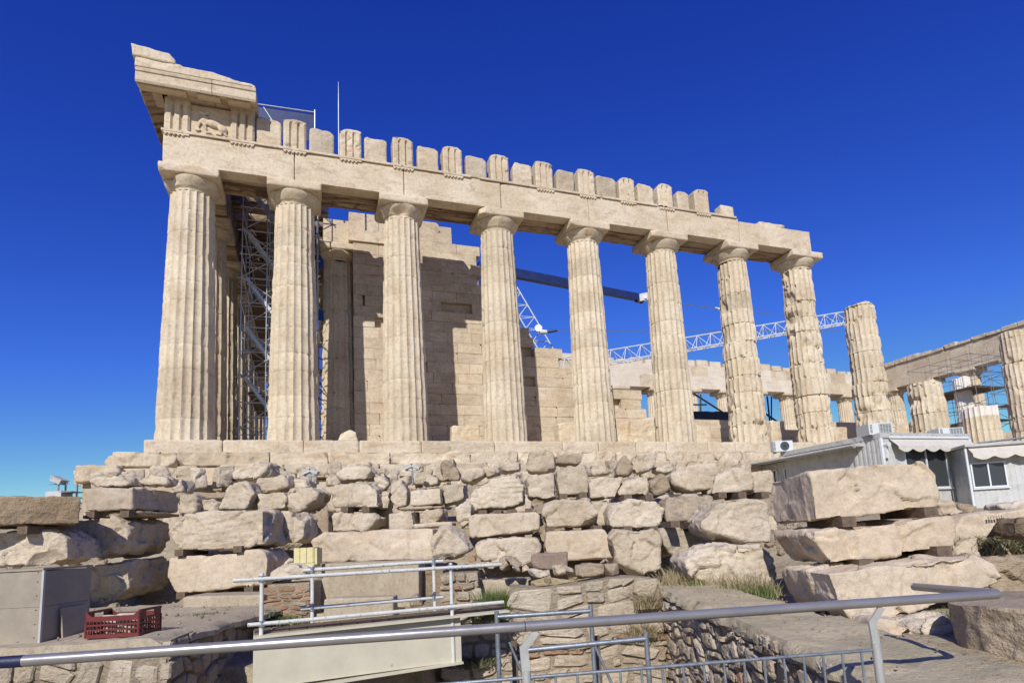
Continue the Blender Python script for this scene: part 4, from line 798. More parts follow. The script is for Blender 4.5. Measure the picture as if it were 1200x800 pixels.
def rubble_wall(name, p0, p1, z0, top, thick, seed, label, hmin=.10, hmax=.26, lmin=.14, lmax=.42, brick=.12, cap=None, capw=0, bulge=.05, mat='rubble', cat='stone wall', skew=0.):
    """wall from p0 to p1 (xy); stones show on the side to the right of p0->p1 reversed"""
    rr = np.random.RandomState(seed); p0 = np.array([p0[0], p0[1], 0.]); p1 = np.array([p1[0], p1[1], 0.]); d = p1-p0; L = np.linalg.norm(d); d /= L; n = np.array([d[1], -d[0], 0])
    fr = lambda s, t, o: p0+d*(s+(.05*math.sin(t*6.1+seed)+.03*math.sin(t*13+s*2) if 0 < s < L else 0))+n*o+np.array([0, 0, t+((.055*math.sin(s*2.7+seed)+.03*math.sin(s*7.1+t*5)) if t < top(min(max(s, 0), L))-.12 else 0)])
    q = MB(); ns, ntt = int(L/.07)+2, int((max(top(0), top(L), top(L/2))-z0)/.07)+2
    V = []
    for i in range(ns):
        for j in range(ntt):
            s = L*i/(ns-1); t = z0+(top(s)-z0)*j/(ntt-1); V.append(fr(s, t, 0))
    V = np.array(V); V = V+n*((fbm(V, 3.5, seed, 3)-.5)*.07)[:, None]; nb = len(V)
    W = V.copy(); W = W-n*thick
    F = [(i*ntt+j, (i+1)*ntt+j, (i+1)*ntt+j+1, i*ntt+j+1) for i in range(ns-1) for j in range(ntt-1)]
    F += [tuple(nb+a for a in reversed(f)) for f in F]
    F += [(i*ntt+ntt-1, (i+1)*ntt+ntt-1, nb+(i+1)*ntt+ntt-1, nb+i*ntt+ntt-1) for i in range(ns-1)]
    F += [(j+1, j, nb+j, nb+j+1) for j in range(ntt-1)]+[((ns-1)*ntt+j, (ns-1)*ntt+j+1, nb+(ns-1)*ntt+j+1, nb+(ns-1)*ntt+j) for j in range(ntt-1)]
    q.mi = 0; q.cur = .95; q.add(list(V)+list(W), F)
    t = z0
    while t < z0+9:
        h = rr.uniform(hmin, hmax) if rr.rand() > .22 or hmin > .13 else rr.uniform(.06, .11); s = -rr.uniform(0, .1); any_ = False
        while s < L:
            w_ = rr.uniform(lmin, lmax)*(.7+.6*max(0, h-hmin)/(hmax-hmin+1e-6)); s1 = min(s+w_, L+.02)
            tt = top(np.clip((s+s1)/2, 0, L))
            if t < tt-.04 and s1-s > .06:
                te = min(t+h, tt+.01); u_ = rr.rand()
                q.mi = 2 if (u_ < brick*1.6 and h < .13) else (3 if u_ > .9 else 1); q.cur = rr.uniform(.8, 1.08)
                if q.mi == 3: q.cur = rr.uniform(.9, 1.0)
                g = rr.uniform(.002, .012)
                if h > .2 and rr.rand() < .25:
                    tm = t+(te-t)*rr.uniform(.4, .6); pillow(q, fr, s+g, s1-g, t+g, tm-g*.5, bulge*rr.uniform(.4, 1.2), rr); pillow(q, fr, s+g, s1-g, tm+g*.5, te-g, bulge*rr.uniform(.4, 1.2), rr)
                else: pillow(q, fr, s+g, s1-g, t+g, te-g, bulge*rr.uniform(.4, 1.2), rr)
            s = s1
        t += h
        if t > max(top(0), top(L), top(L/2)): break
    o = q.build(name, [M['mortar'], M[mat], M['brick'], M['greyrock']], None, False)
    tag(o, label, cat)
    return o
xy = lambda L, D: LD(L, D)[:2]
flat = lambda z: (lambda s: z)
rubble_wall('masonry_wall', xy(-.36, 9.0), xy(1.80, 9.0), -7, lambda s: -4.62-.05*math.sin(s*3), .55, 41, 'low rubble masonry wall with brick bits carrying the purple slab', hmin=.12, hmax=.40, lmin=.2, lmax=.75, brick=.14)
rubble_wall('masonry_wall', xy(-1.30, 8.7), xy(-.37, 8.7), -7, lambda s: -5.05+.1*math.sin(s*5), .6, 42, 'lower masonry ledge below the recess with green grass', hmin=.2, hmax=.45, lmin=.25, lmax=.6, brick=.08)
rubble_wall('masonry_pier', xy(-1.42, 9.5), xy(-.86, 9.5), -7, flat(-4.42), .5, 43, 'narrow brick and stone pier right of the dark opening', hmin=.08, hmax=.2, lmin=.12, lmax=.3, brick=.35)
rubble_wall('brick_pillar', xy(-4.05, 9.45), xy(-3.42, 9.45), -6.5, flat(-4.44), .6, 44, 'squat pillar of thin red bricks and stones behind the white railing', hmin=.045, hmax=.09, lmin=.12, lmax=.32, brick=.5, bulge=.03)
rubble_wall('masonry_wall', xy(-12.5, 6.42), xy(-3.84, 6.5), -7, lambda s: -4.80+.03*math.sin(s*4), .3, 45, 'pale rubble retaining wall in the lower left corner', hmin=.14, hmax=.36, lmin=.2, lmax=.6, brick=.12)
rubble_wall('masonry_wall', xy(-3.80, 6.5), xy(-4.3, 9.5), -7, lambda s: -4.78, .35, 46, 'shaded end of the retaining wall facing the pit', hmin=.12, hmax=.3, lmin=.15, lmax=.45, brick=.08)
rubble_wall('parapet_wall', xy(1.86, 9.45), xy(1.86, 3.2), -7, lambda s: -4.80+.02*math.sin(s*6), .5, 47, 'long rubble parapet running toward the camera with a flat grey coping', hmin=.10, hmax=.26, lmin=.12, lmax=.42, brick=.10, bulge=.045)
def capgrid(name, L0, L1, D0, D1, z, h, mat, label, seed, nl=.06):
    i = int((L1-L0)/nl)+2; j = int((D1-D0)/nl)+2; A, B_ = np.meshgrid(np.linspace(L0, L1, i), np.linspace(D0, D1, j), indexing='ij')
    e = np.minimum.reduce([A-L0, L1-A]); P = np.stack([CP[0]+RT[0]*A+HD[0]*B_, CP[1]+RT[1]*A+HD[1]*B_, np.full_like(A, z)], -1).reshape(-1, 3)
    jit = ((fbm(P, 3.5, seed+3, 4)-.5)*.26*(e.ravel() < .01)); P = P+RT*jit[:, None]
    P[:, 2] += (fbm(P, 1.5, seed, 4)-.5)*.08+(fbm(P, 7, seed+1, 3)-.5)*.045-np.clip(.06-e.ravel(), 0, 1)*1.0
    Q = P.copy(); Q[:, 2] = z-h; n = len(P)
    F = [(a*j+b_, (a+1)*j+b_, (a+1)*j+b_+1, a*j+b_+1) for a in range(i-1) for b_ in range(j-1)]; bd = [a*j for a in range(i)]+[(i-1)*j+b_ for b_ in range(1, j)]+[a*j+j-1 for a in range(i-2, -1, -1)]+[b_ for b_ in range(j-2, 0, -1)]
    F += [(bd[k], n+bd[k], n+bd[(k+1) % len(bd)], bd[(k+1) % len(bd)]) for k in range(len(bd))]
    o = mesh(name, np.vstack([P, Q]), F, M[mat], None, True, sharp=50); return tag(o, label, 'stone coping')
capgrid('stone_coping', 1.80, 2.75, 3.0, 9.6, -4.755, .10, 'cap', 'flat grey weathered coping along the top of the right parapet', 51)
capgrid('stone_coping', -12, -3.86, 6.44, 10.6, -4.755, .12, 'concrete', 'pale flat ledge of the left retaining wall carrying crate and box', 52, .10)
def slab(name, u0, v0, u1, v1, D, th, mat, label, cat='stone slab', seed=1, group=None):
    return blk([(u0, v0), (u1, v0-(u1-u0)*.03), (u1, v1), (u0, v1)], D, th, label, mat=mat, chips=1, chip=.03, rough=.006, name=name, cat=cat, seed=seed, vox=.025, big=1., group=group)
slab('concrete_block', 376, 660, 491, 735, 10.0, .6, 'concrete', 'tall smooth grey concrete block under the long cream beam', 'concrete block', 61)
slab('concrete_block', 379, 701, 461, 760, 9.3, .35, 'concrete', 'shorter grey concrete block standing in front of the tall one', 'concrete block', 62)
slab('concrete_ledge', 214, 699, 306, 760, 9.75, .7, 'concrete', 'low concrete ledge left of the brick pillar', 'ledge', 63)
slab('concrete_ledge', 553, 680, 622, 700, 9.9, .5, 'concrete', 'thin concrete ledge above the green grass recess', 'ledge', 64)
slab('dark_recess_wall', 486, 668, 520, 760, 10.3, .3, 'brown', 'shade coloured stone closing the back of the narrow opening', 'stone wall', 65)  # brown backing paints the darkness of the opening

# ================================================================== steel bridge and its tube railing
bA = at(297, 743.5, 6.76); bB = at(594, 716, 7.95); bd_ = bB-bA; bL = np.linalg.norm(bd_); bu = bd_/bL; bu[2] = 0; bu /= np.linalg.norm(bu); bn = np.array([-bu[1], bu[0], 0]);
if bn@HD < 0: bn = -bn
zb = -4.815; bA[2] = bB[2] = zb
br = empty('steel_footbridge', bA, 'cream painted steel footbridge spanning the pit', 'footbridge')
for off in (0, .42):
    q = MB(); o0 = bA+bn*off; o1 = bB+bn*off
    q.bar(o0-[0, 0, .012], o1-[0, 0, .012], .20, .024); q.bar(o0-[0, 0, .60], o1-bu*.62-[0, 0, .56], .16, .024); q.bar(o0-[0, 0, .286], o1-bu*.62-[0, 0, .286], .016, .53)
    q.build('beam', M['cream'], br)
q = MB()
for k in range(16):
    c = bA+bu*(bL*(k+.5)/16)+bn*.23+np.array([0, 0, .014]); q.obox(c, bu*(bL/32-.006), bn*.16, np.array([0, 0, .014]))
q.build('deck', M['plank'], br)
def Db(u): return 6.6+(u-258)/(592-258)*1.3
ra = empty('tube_railing', bA, 'white worn scaffold tube railing along the steel footbridge', 'railing')
def tb(name, p, q_, r=.0225, mat='white', par=None, n=10): m_ = MB(); m_.tube(p, q_, r, n); return m_.build(name, M[mat], par, True)
o2 = bn*.95
for (u0, v0, u1, v1, f) in ((273, 680, 587, 661, 0), (290, 732, 590, 705, 0), (355, 668, 519, 657, 1), (352, 713, 519, 699, 1)):
    tb('rail', at(u0, v0, Db(u0)+f*.40), at(u1, v1, Db(u1)+f*.40), par=ra)
for (u, v0, v1, f) in ((307, 671, 752, 0), (528, 659, 780, 0), (366, 662, 735, 1), (508, 655, 721, 1)):
    a_ = at(u, v0, Db(u)+f*.40); b2 = at(u, v1, Db(u)+f*.40); b2[:2] = a_[:2]; po = tb('post', b2, a_, par=ra)
    for (u0, v0_, u1, v1_, ff) in ((273, 680, 587, 661, 0), (290, 732, 590, 705, 0), (355, 668, 519, 657, 1), (352, 713, 519, 699, 1)):
        if ff == f:
            t = (u-u0)/(u1-u0); c = at(u, v0_+(v1_-v0_)*t, Db(u)+f*.40); q = MB(); q.tube(c-[0, 0, .035], c+[0, 0, .035], .034, 10); q.build('clamp', M['galv'], po)

# ================================================================== front handrail
hA = at(-150, 786, 2.60); hB = at(1171, 695.5, 3.33); hC = at(1072, 687, 4.15)
hr = empty('handrail', hA-[0, 0, .9], 'brushed steel handrail crossing the foreground with a bent back end', 'handrail')
tan = (hB-hA)/np.linalg.norm(hB-hA); t2 = (hC-hB)/np.linalg.norm(hC-hB)
arc = [hB-tan*.04]+[hB-tan*.04*(1-k/5)**2+t2*.04*(k/5)**2 for k in range(1, 5)]+[hB+t2*.04]
def hpt(u):   # point of the rail seen at photo column u
    n = np.cross(ray(u, 0), ray(u, 800)); t = np.dot(n, CP-hA)/np.dot(n, hB-hA); return hA+(hB-hA)*t
s1 = hpt(28); curve_tube('rail_tube', [s1]+list(arc)+[hC], .0245, M['alu'], hr, 20)
cap_ = MB(); cap_.tube(hC-t2*.002, hC+t2*.004, .0255, 20); cap_.build('end_cap', M['alu'], hr, True)
curve_tube('rail_sleeve', [hA, s1-tan*.0005], .0253, M['navy'], hr, 20)
jt = MB(); c = hpt(615); jt.tube(c-tan*.002, c+tan*.002, .0249, 20); jt.build('joint', M['dark'], hr, True)
dz = np.array([0, 0, 1.0])
def railpost(u, side):
    p = hpt(u); q = MB(); out = np.array([tan[1], -tan[0], 0]); out = out/np.linalg.norm(out)*(1 if out@HD < 0 else -1)
    top = p-dz*.026+tan*.03; knee = p-dz*.10-tan*.035
    q.bar(top, knee, .034, .012, up=out); q.bar(knee+dz*.012, p-dz*.215-tan*.028, .040, .014, up=out)
    q.tube(p-dz*.20-tan*.028, p-dz*1.25-tan*.028, .0225, 14); return q.build('post', M['railpost'], hr, True, 35)
railpost(1026, 1); railpost(621, 1)
bz = .232; b0 = hA-dz*bz; b1 = hpt(1015)-dz*bz
q = MB(); q.tube(b0, b1, .0085, 10); q.build('infill_bar', M['galv'], hr, True)
Lr = np.linalg.norm(b1-b0); k = 0
while .105*k < Lr-.05:
    p = b1-tan*(.105*(k+.6)); q = MB(); q.tube(p, p-dz*.75, .0062, 8); q.build('baluster', M['galv'], hr, True); k += 1
    if k > 34: break
# galvanised barriers just beyond
def barrier(u0, v0, u1, v1, D0, D1, label, brace):
    a_ = at(u0, v0, D0); b2 = at(u1, v1, D1); g = empty('metal_barrier', (a_+b2)/2-dz*1.1, label, 'barrier', 'galvanised barriers behind the handrail')
    for nm, p, q_ in (('upright', a_+dz*.02, a_-dz*1.2), ('upright', b2+dz*.02, b2-dz*1.2), ('top_tube', a_-dz*.02, b2-dz*.02), ('lower_tube', a_-dz*.75, b2-dz*.75)): tb(nm, p, q_, .0165, 'galv', g)
    tb('brace', a_+(b2-a_)*brace[0]-dz*brace[1], a_+(b2-a_)*brace[2]-dz*brace[3], .009, 'galv', g)
barrier(582, 719, 692, 712, 4.5, 4.55, 'galvanised barrier farther from the handrail with the higher top tube', (.12, .2, .5, .9))
barrier(612, 758, 757, 744, 3.95, 4.0, 'galvanised barrier nearer the handrail standing lower and farther right', (.58, .03, .95, .8))
for u, v, D, lab in ((602, 750, 5.0, 'rusty dark angle iron stake left of the handrail post'), (699, 744, 4.8, 'rusty dark angle iron stake behind the right barrier')):
    p = at(u, v, D); q = MB(); q.obox(p-dz*.8, RT*.022, HD*.003, dz*.8); q.obox(p-dz*.8+RT*.02+HD*.02, RT*.003, HD*.018, dz*.8); tag(q.build('iron_stake', M['plank']), lab, 'stake')

# ================================================================== wooden box, crate, yellow brick
wb0 = at(46, 753, 6.75); zt = float(at(46, 668, 6.75)[2]); hgt = zt-wb0[2]
bx = empty('wooden_box', wb0, 'large weathered grey plywood box at the left edge', 'wooden box')
def face(nm, o_, a_, b2, nrm, n_, mat='wood'):
    q = MB()
    for k in range(n_): q.cur = random.uniform(.85, 1.1); q.obox(o_+a_/2+b2*((k+.5)/n_), a_/2, b2/n_/2*.992, nrm*.012)
    return q.build(nm, M[mat], bx)
Wd, Dp = 1.3, .72
face('front_panel', wb0-RT*Wd, RT*Wd, dz*hgt*.99, HD, 2); face('side_panel', wb0+HD*.013, HD*(Dp-.02), dz*hgt*.99, RT, 2); face('side_panel', wb0-RT*Wd+HD*.013, HD*(Dp-.02), dz*hgt*.99, RT, 2); face('back_panel', wb0-RT*Wd+HD*Dp, RT*Wd, dz*hgt*.99, HD, 2)
q = MB(); q.obox(wb0-RT*Wd/2+HD*Dp/2+dz*(hgt+.012), RT*(Wd/2+.01), HD*(Dp/2+.02), dz*.012); q.build('lid', M['wood'], bx)
q = MB(); q.obox(wb0+RT*.004-HD*.002+dz*hgt/2, RT*.012, HD*.014, dz*hgt/2); q.build('corner_strip', M['roofm'], bx)
q = MB()
for zz in (.06, .2, .35, .5, .65, .75):
    for a_ in (-.05, -.55, -1.0): q.tube(wb0+RT*a_-HD*.014+dz*zz, wb0+RT*a_-HD*.017+dz*zz, .006, 6)
q.build('nail', M['dark'], bx)
q = MB(); q.obox(wb0+RT*.06+HD*.42+dz*.17, HD*.20, RT*.010, dz*.17+RT*.02*-1); tag(q.build('board', M['wood']), 'small square board leaning on the shaded side of the wooden box', 'board')
cr0 = at(162, 744, 6.62); cr = empty('plastic_crate', cr0, 'dark red slatted plastic crate beside the wooden box', 'crate')
cw, cd, ch = .56, .38, .26
def crate_side(o_, a_, nrm, handle):
    q = MB(); L_ = np.linalg.norm(a_); u_ = a_/L_
    for z_ in ((.012, .02), (.075, .008), (.125, .008), (.175, .012)): q.obox(o_+a_/2+dz*z_[0], a_/2, nrm*.008, dz*z_[1])
    n_ = int(L_/.04)
    for k in range(n_+1): q.obox(o_+u_*(L_*k/n_)+dz*.09, u_*(.0035 if k not in (0, n_) else .012), nrm*.007, dz*.09)
    if handle:
        q.obox(o_+a_/2+dz*.255, a_/2, nrm*.012, dz*.012)
        for s_, e_ in ((0, .30), (.70, 1)): q.obox(o_+a_*(s_+e_)/2+dz*.215, a_*(e_-s_)/2, nrm*.006, dz*.03)
    else:
        q.prism([o_+dz*.18-nrm*.006, o_+a_+dz*.18-nrm*.006, o_+a_+dz*.262-nrm*.006, o_+a_*.9+dz*.215-nrm*.006, o_+a_*.1+dz*.215-nrm*.006, o_+dz*.262-nrm*.006], nrm*.012)
    q.build('side_panel', M['red'], cr)
crate_side(cr0-RT*cw, RT*cw, HD, False); crate_side(cr0-RT*cw+HD*cd, RT*cw, HD, False); crate_side(cr0, HD*cd, RT, True); crate_side(cr0-RT*cw, HD*cd, RT, True)
q = MB(); q.obox(cr0-RT*cw/2+HD*cd/2+dz*.008, RT*cw/2, HD*cd/2, dz*.006); q.build('base', M['red'], cr)
for k, (a_, b2) in enumerate(((-.2, .15), (-.38, .2), (-.3, .28))):
    c = cr0+RT*a_+HD*b2+dz*.14; V = c+(np.array(boxpts((-.1, -.07, -.12), (.1, .07, .07)))*rs.uniform(.8, 1.2, (8, 3))); tag(carve(V, 'rubble_stone', M['block'], None, 4, .05, .01, .014, 3000+k, 3), 'grey tan rubble stone lying inside the red crate', 'rubble stone', 'stones in the red crate')
yb = at(357, 665, 9.75); q = MB(); yh = .315
for k in range(3): q.obox(yb+RT*(-.115+k*.105)+dz*(yh*.62)+HD*.12, RT*.045, HD*.15, dz*yh*.38)
q.obox(yb+dz*yh*.62+HD*.12, RT*.155, HD*.135, dz*yh*.36); q.obox(yb+dz*yh*.12+HD*.12, RT*.16, HD*.14, dz*yh*.115); q.obox(yb+RT*.175+dz*yh*.55+HD*.12, RT*.02, HD*.12, dz*yh*.40)
tag(q.build('ridged_brick', M['yellow']), 'pale yellow ridged hollow brick behind the white railing', 'brick')

# ================================================================== site cabins
def paneled(q, p, a_, z0, z1, nrm, step=.12, d=.012):
    L_ = np.linalg.norm(a_); u_ = a_/L_; n_ = int(L_/step)
    q.obox(p+a_/2+dz*((z0+z1)/2), a_/2, nrm*.03, dz*(z1-z0)/2)
    for k in range(n_): q.obox(p+u_*(L_*(k+.5)/n_)+dz*((z0+z1)/2)+nrm*(.03+d/2), u_*step*.28, nrm*d/2, dz*((z1-z0)/2-.002))
def awning(par, o_, a_, nrm, z, out, drop, label=None):
    n_ = 60; L_ = np.linalg.norm(a_); V = []; sc_ = L_/max(3, round(L_/.62))
    for k in range(n_+1):
        s = k/n_; p = o_+a_*s; w_ = abs(math.sin(math.pi*s*L_/sc_))
        V += [p+dz*z, p+nrm*out+dz*(z-drop), p+nrm*(out+.01)+dz*(z-drop-.10-.11*w_)]
    V2 = [v-nrm*.012-dz*.008 for v in V]; n3 = len(V); F = []
    for k in range(n_):
        for j in (0, 1): a0 = k*3+j; F.append((a0, a0+3, a0+4, a0+1)); F.append((n3+a0, n3+a0+1, n3+a0+4, n3+a0+3))
        a0 = k*3+2; F.append((a0, a0+3, n3+a0+3, n3+a0))
    o = mesh('awning', V+V2, F, M['awn'], par, False)
    q = MB(); q.tube(o_+nrm*.05+dz*(z+.03), o_+a_+nrm*.05+dz*(z+.03), .045, 10); q.build('awning_roller', M['frame'], o, True)
def window(par, o_, a_, z0, z1, nrm, n_=2):
    q = MB(); t = .045; L_ = np.linalg.norm(a_); u_ = a_/L_
    for zz in (z0+t/2, z1-t/2): q.obox(o_+a_/2+dz*zz+nrm*.05, a_/2, nrm*.03, dz*t/2)
    for k in range(n_+1): q.obox(o_+u_*(t/2+(L_-t)*k/n_)+dz*((z0+z1)/2)+nrm*.052, u_*t/2, nrm*.03, dz*(z1-z0)/2)
    q.obox(o_+a_/2+dz*(z0-.03)+nrm*.07, a_/2*1.06, nrm*.05, dz*.02)
    f = q.build('window_frame', M['frame'], par); q = MB(); q.obox(o_+a_/2+dz*((z0+z1)/2)+nrm*.036, a_/2*.97, nrm*.004, dz*(z1-z0)/2*.97); q.build('pane', M['glass'], f)
S_ = np.array([0, -1., 0]); E_ = np.array([1., 0, 0]); W_ = -E_
def P2(u, v, y): return aty(u, v, y)
ya = -9.5; c0 = P2(1031, 515, ya); c1 = P2(1134, 515, ya); z1c = float(P2(1031, 513, ya)[2]); z0c = -3.95
cb = empty('site_cabin', (c0[0], ya, z0c), 'white corrugated site cabin with a scalloped awning over its window', 'cabin')
q = MB(); paneled(q, np.array([c0[0], ya, 0]), E_*(c1[0]-c0[0]), z0c, z1c, S_, .16, .006); paneled(q, np.array([c0[0], ya+1.1, 0]), -np.array([0, 1., 0])*1.1, z0c, z1c, W_, .16, .02); q.box((c0[0]+.03, ya+.03, z0c), (c1[0]-.03, ya+4.5, z1c-.02)); q.build('wall', M['cabin'], cb)
q = MB(); q.box((c0[0]-.06, ya-.08, z1c), (c1[0]+.05, ya+4.6, z1c+.17)); q.build('roof', M['roofm'], cb)
for xx in (c0[0]-.01, c1[0]+.01): q = MB(); q.box((xx-.05, ya-.075, z0c), (xx+.05, ya-.0, z1c)); q.build('corner_post', M['frame'], cb)
awning(cb, np.array([c0[0]+.35, ya-.04, 0]), E_*(c1[0]-c0[0]-.45), S_, z1c-.02, .34, .30)
wa = P2(1063, 571, ya); wb = P2(1113, 571, ya); window(cb, np.array([wa[0], ya, 0]), E_*(wb[0]-wa[0]), float(wb[2]), z1c-.35, S_, 2)
q = MB(); q.tube((c0[0]+.1, ya-.25, z1c-.25), (c0[0]+.1, ya-.05, z1c-.25), .09, 12); q.obox(np.array([c0[0]+.1, ya-.1, z1c-.5]), E_*.05, S_*.05, dz*.2); q.build('wall_lamp', M['ac'], cb)
# lower cabin behind it, long side in shade under its eaves
xb = c0[0]+.15; e0 = atx(1001, 523, xb-.60); e1 = atx(864, 546, xb-.60); zr = float((e0[2]+e1[2])/2)
cl = empty('site_cabin', (xb, e0[1], z0c), 'long low grey site cabin with shaded windows under its eaves', 'cabin')
q = MB(); paneled(q, np.array([xb, e1[1], 0]), np.array([0, e0[1]-e1[1], 0]), z0c+.3, zr-.05, W_, .2, .012); q.box((xb+.03, e0[1]+.02, z0c), (xb+4.2, e1[1]-.02, zr-.06)); q.build('wall', M['cabin'], cl)
q = MB(); q.box((xb-.60, e0[1]-.05, zr-.03), (xb+4.3, e1[1]+.12, zr+.07)); q.box((xb-.63, e0[1]-.05, zr-.09), (xb-.601, e1[1]+.12, zr+.03)); q.build('roof', M['roofm'], cl)
tb('gutter', np.array([xb-.67, e0[1], zr]), np.array([xb-.67, e1[1]+.1, zr]), .045, 'roofm', cl)
Ly = e1[1]-e0[1]
for k in range(3): window(cl, np.array([xb, e0[1]+Ly*(.95-.30*k), 0]), np.array([0, -Ly*.24, 0]), zr-1.15, zr-.32, W_, 2)
# cabin at the right edge
cR = at(1137, 560, 20.3); a12 = R(12); uR = np.array([math.cos(YAW+a12), -math.sin(YAW+a12), 0]); nR = -np.array([math.sin(YAW+a12), math.cos(YAW+a12), 0])
zc1 = float(onplane(1137, 524, nR, cR)[2]); cc = empty('site_cabin', (cR[0], cR[1], z0c), 'grey cabin at the right edge with a dark two pane window', 'cabin')
cR0 = np.array([cR[0], cR[1], 0]); q = MB(); paneled(q, cR0, uR*4.5, z0c, zc1, nR, .16, .008); q.obox(cR0+uR*2.25-nR*1.5+dz*(z0c+zc1)/2, uR*2.2, nR*1.45, dz*(zc1-z0c)/2); q.build('wall', M['cabin'], cc)
q = MB(); q.obox(cR0+uR*2.2-nR*1.4+dz*(zc1+.05), uR*2.3, nR*1.6, dz*.04); q.build('roof', M['roofm'], cc)
awning(cc, cR0+uR*.02+nR*.04, uR*4.2, nR, zc1, .34, .25)
w0 = onplane(1140, 572, nR, cR); w1 = onplane(1181, 570, nR, cR); wz1 = float(onplane(1160, 541, nR, cR)[2])
window(cc, np.array([w0[0], w0[1], 0]), np.array([w1[0]-w0[0], w1[1]-w0[1], 0]), float(w0[2]), wz1, nR, 2)
tb('drain_pipe', cR0+dz*z0c+nR*.08-uR*.05, cR0+dz*zc1+nR*.08-uR*.05, .04, 'frame', cc)
# ladder lying on that roof
lad = empty('ladder', cR0+dz*(zc1+.2), 'grey metal ladder lying flat on the right cabin roof', 'ladder')
la, lb = onplane(1148, 519, nR, cR), onplane(1215, 511, nR, cR)
for o_ in (0, .35): tb('stile', la-nR*o_+dz*.02, lb-nR*o_+dz*.02, .022, 'galv', lad)
for k in range(9): p = la+(lb-la)*(k+.5)/9+dz*.02; tb('rung', p, p-nR*.35, .012, 'galv', lad)
# air conditioners
def ac(u0, v0, u1, v1, D, label, kind, dp=.32):
    a_ = at(u0, v1, D); b2 = at(u1, v0, D); b2[:2] = at(u1, v1, D)[:2]; w_ = np.linalg.norm((b2-a_)[:2]); h_ = b2[2]-a_[2]; c = (a_+b2)/2; c[2] = a_[2]+h_/2; n_ = HD
    g = empty('air_conditioner', c-dz*h_/2, label, 'air conditioner'); q = MB(); q.obox(c+n_*dp/2, RT*w_/2, n_*dp/2, dz*h_/2); q.build('casing', M['ac'], g)
    if kind == 'fan':
        q = MB(); q.tube(c+RT*w_*.08-n_*.002, c+RT*w_*.08-n_*.02, h_*.42, 28); f = q.build('fan_grille', M['grille'], g, True)
        q = MB()
        for k in range(6): an = k*math.pi/3; q.bar(c+RT*w_*.08-n_*.024, c+RT*w_*.08-n_*.024+(RT*math.cos(an)+dz*math.sin(an))*h_*.38, .01, .01)
        q.tube(c+RT*w_*.08-n_*.02, c+RT*w_*.08-n_*.03, h_*.1, 12); q.build('fan_guard', M['dark'], f)
        q = MB()
        for k in range(7): q.obox(c-RT*w_*.44+dz*(h_*(-.38+k*.125))-n_*.004, RT*w_*.05, n_*.004, dz*h_*.03)
        q.build('louvre', M['grille'], g)
    else:
        q = MB(); q.obox(c+RT*w_*.2-n_*.004, RT*w_*.26, n_*.005, dz*h_*.42); f = q.build('side_grille', M['grille'], g)
        q = MB()
        for k in range(7): q.obox(c+RT*w_*.2-n_*.012+dz*h_*(-.36+k*.12), RT*w_*.26, n_*.004, dz*h_*.018)
        for k in range(5): q.obox(c+RT*w_*(.2-.24+k*.12)-n_*.012, RT*w_*.008, n_*.004, dz*h_*.42)
        q.build('guard', M['ac'], f)
        q = MB()
        for k in range(6): q.obox(c-RT*w_*.40+dz*h_*(-.32+k*.13)-n_*.004, RT*w_*.05, n_*.003, dz*h_*.03)
        q.build('louvre', M['grille'], g)
    q = MB()
    for s in (-.35, .35): q.obox(c+RT*w_*s+n_*dp/2-dz*(h_/2+.03), RT*.03, n_*dp/2, dz*.03)
    q.build('foot', M['galv'], g)
ac(907, 515.5, 930, 529, 24.5, 'white air conditioner with a round black fan on the low cabin roof', 'fan')
ac(1019, 494.5, 1047, 509, 20.6, 'air conditioner with a square dark grille on the awning cabin roof', 'grid', .8)
ac(1101, 500, 1130, 510, 22.5, 'smaller air conditioner at the right end of the awning cabin roof', 'grid', .7)

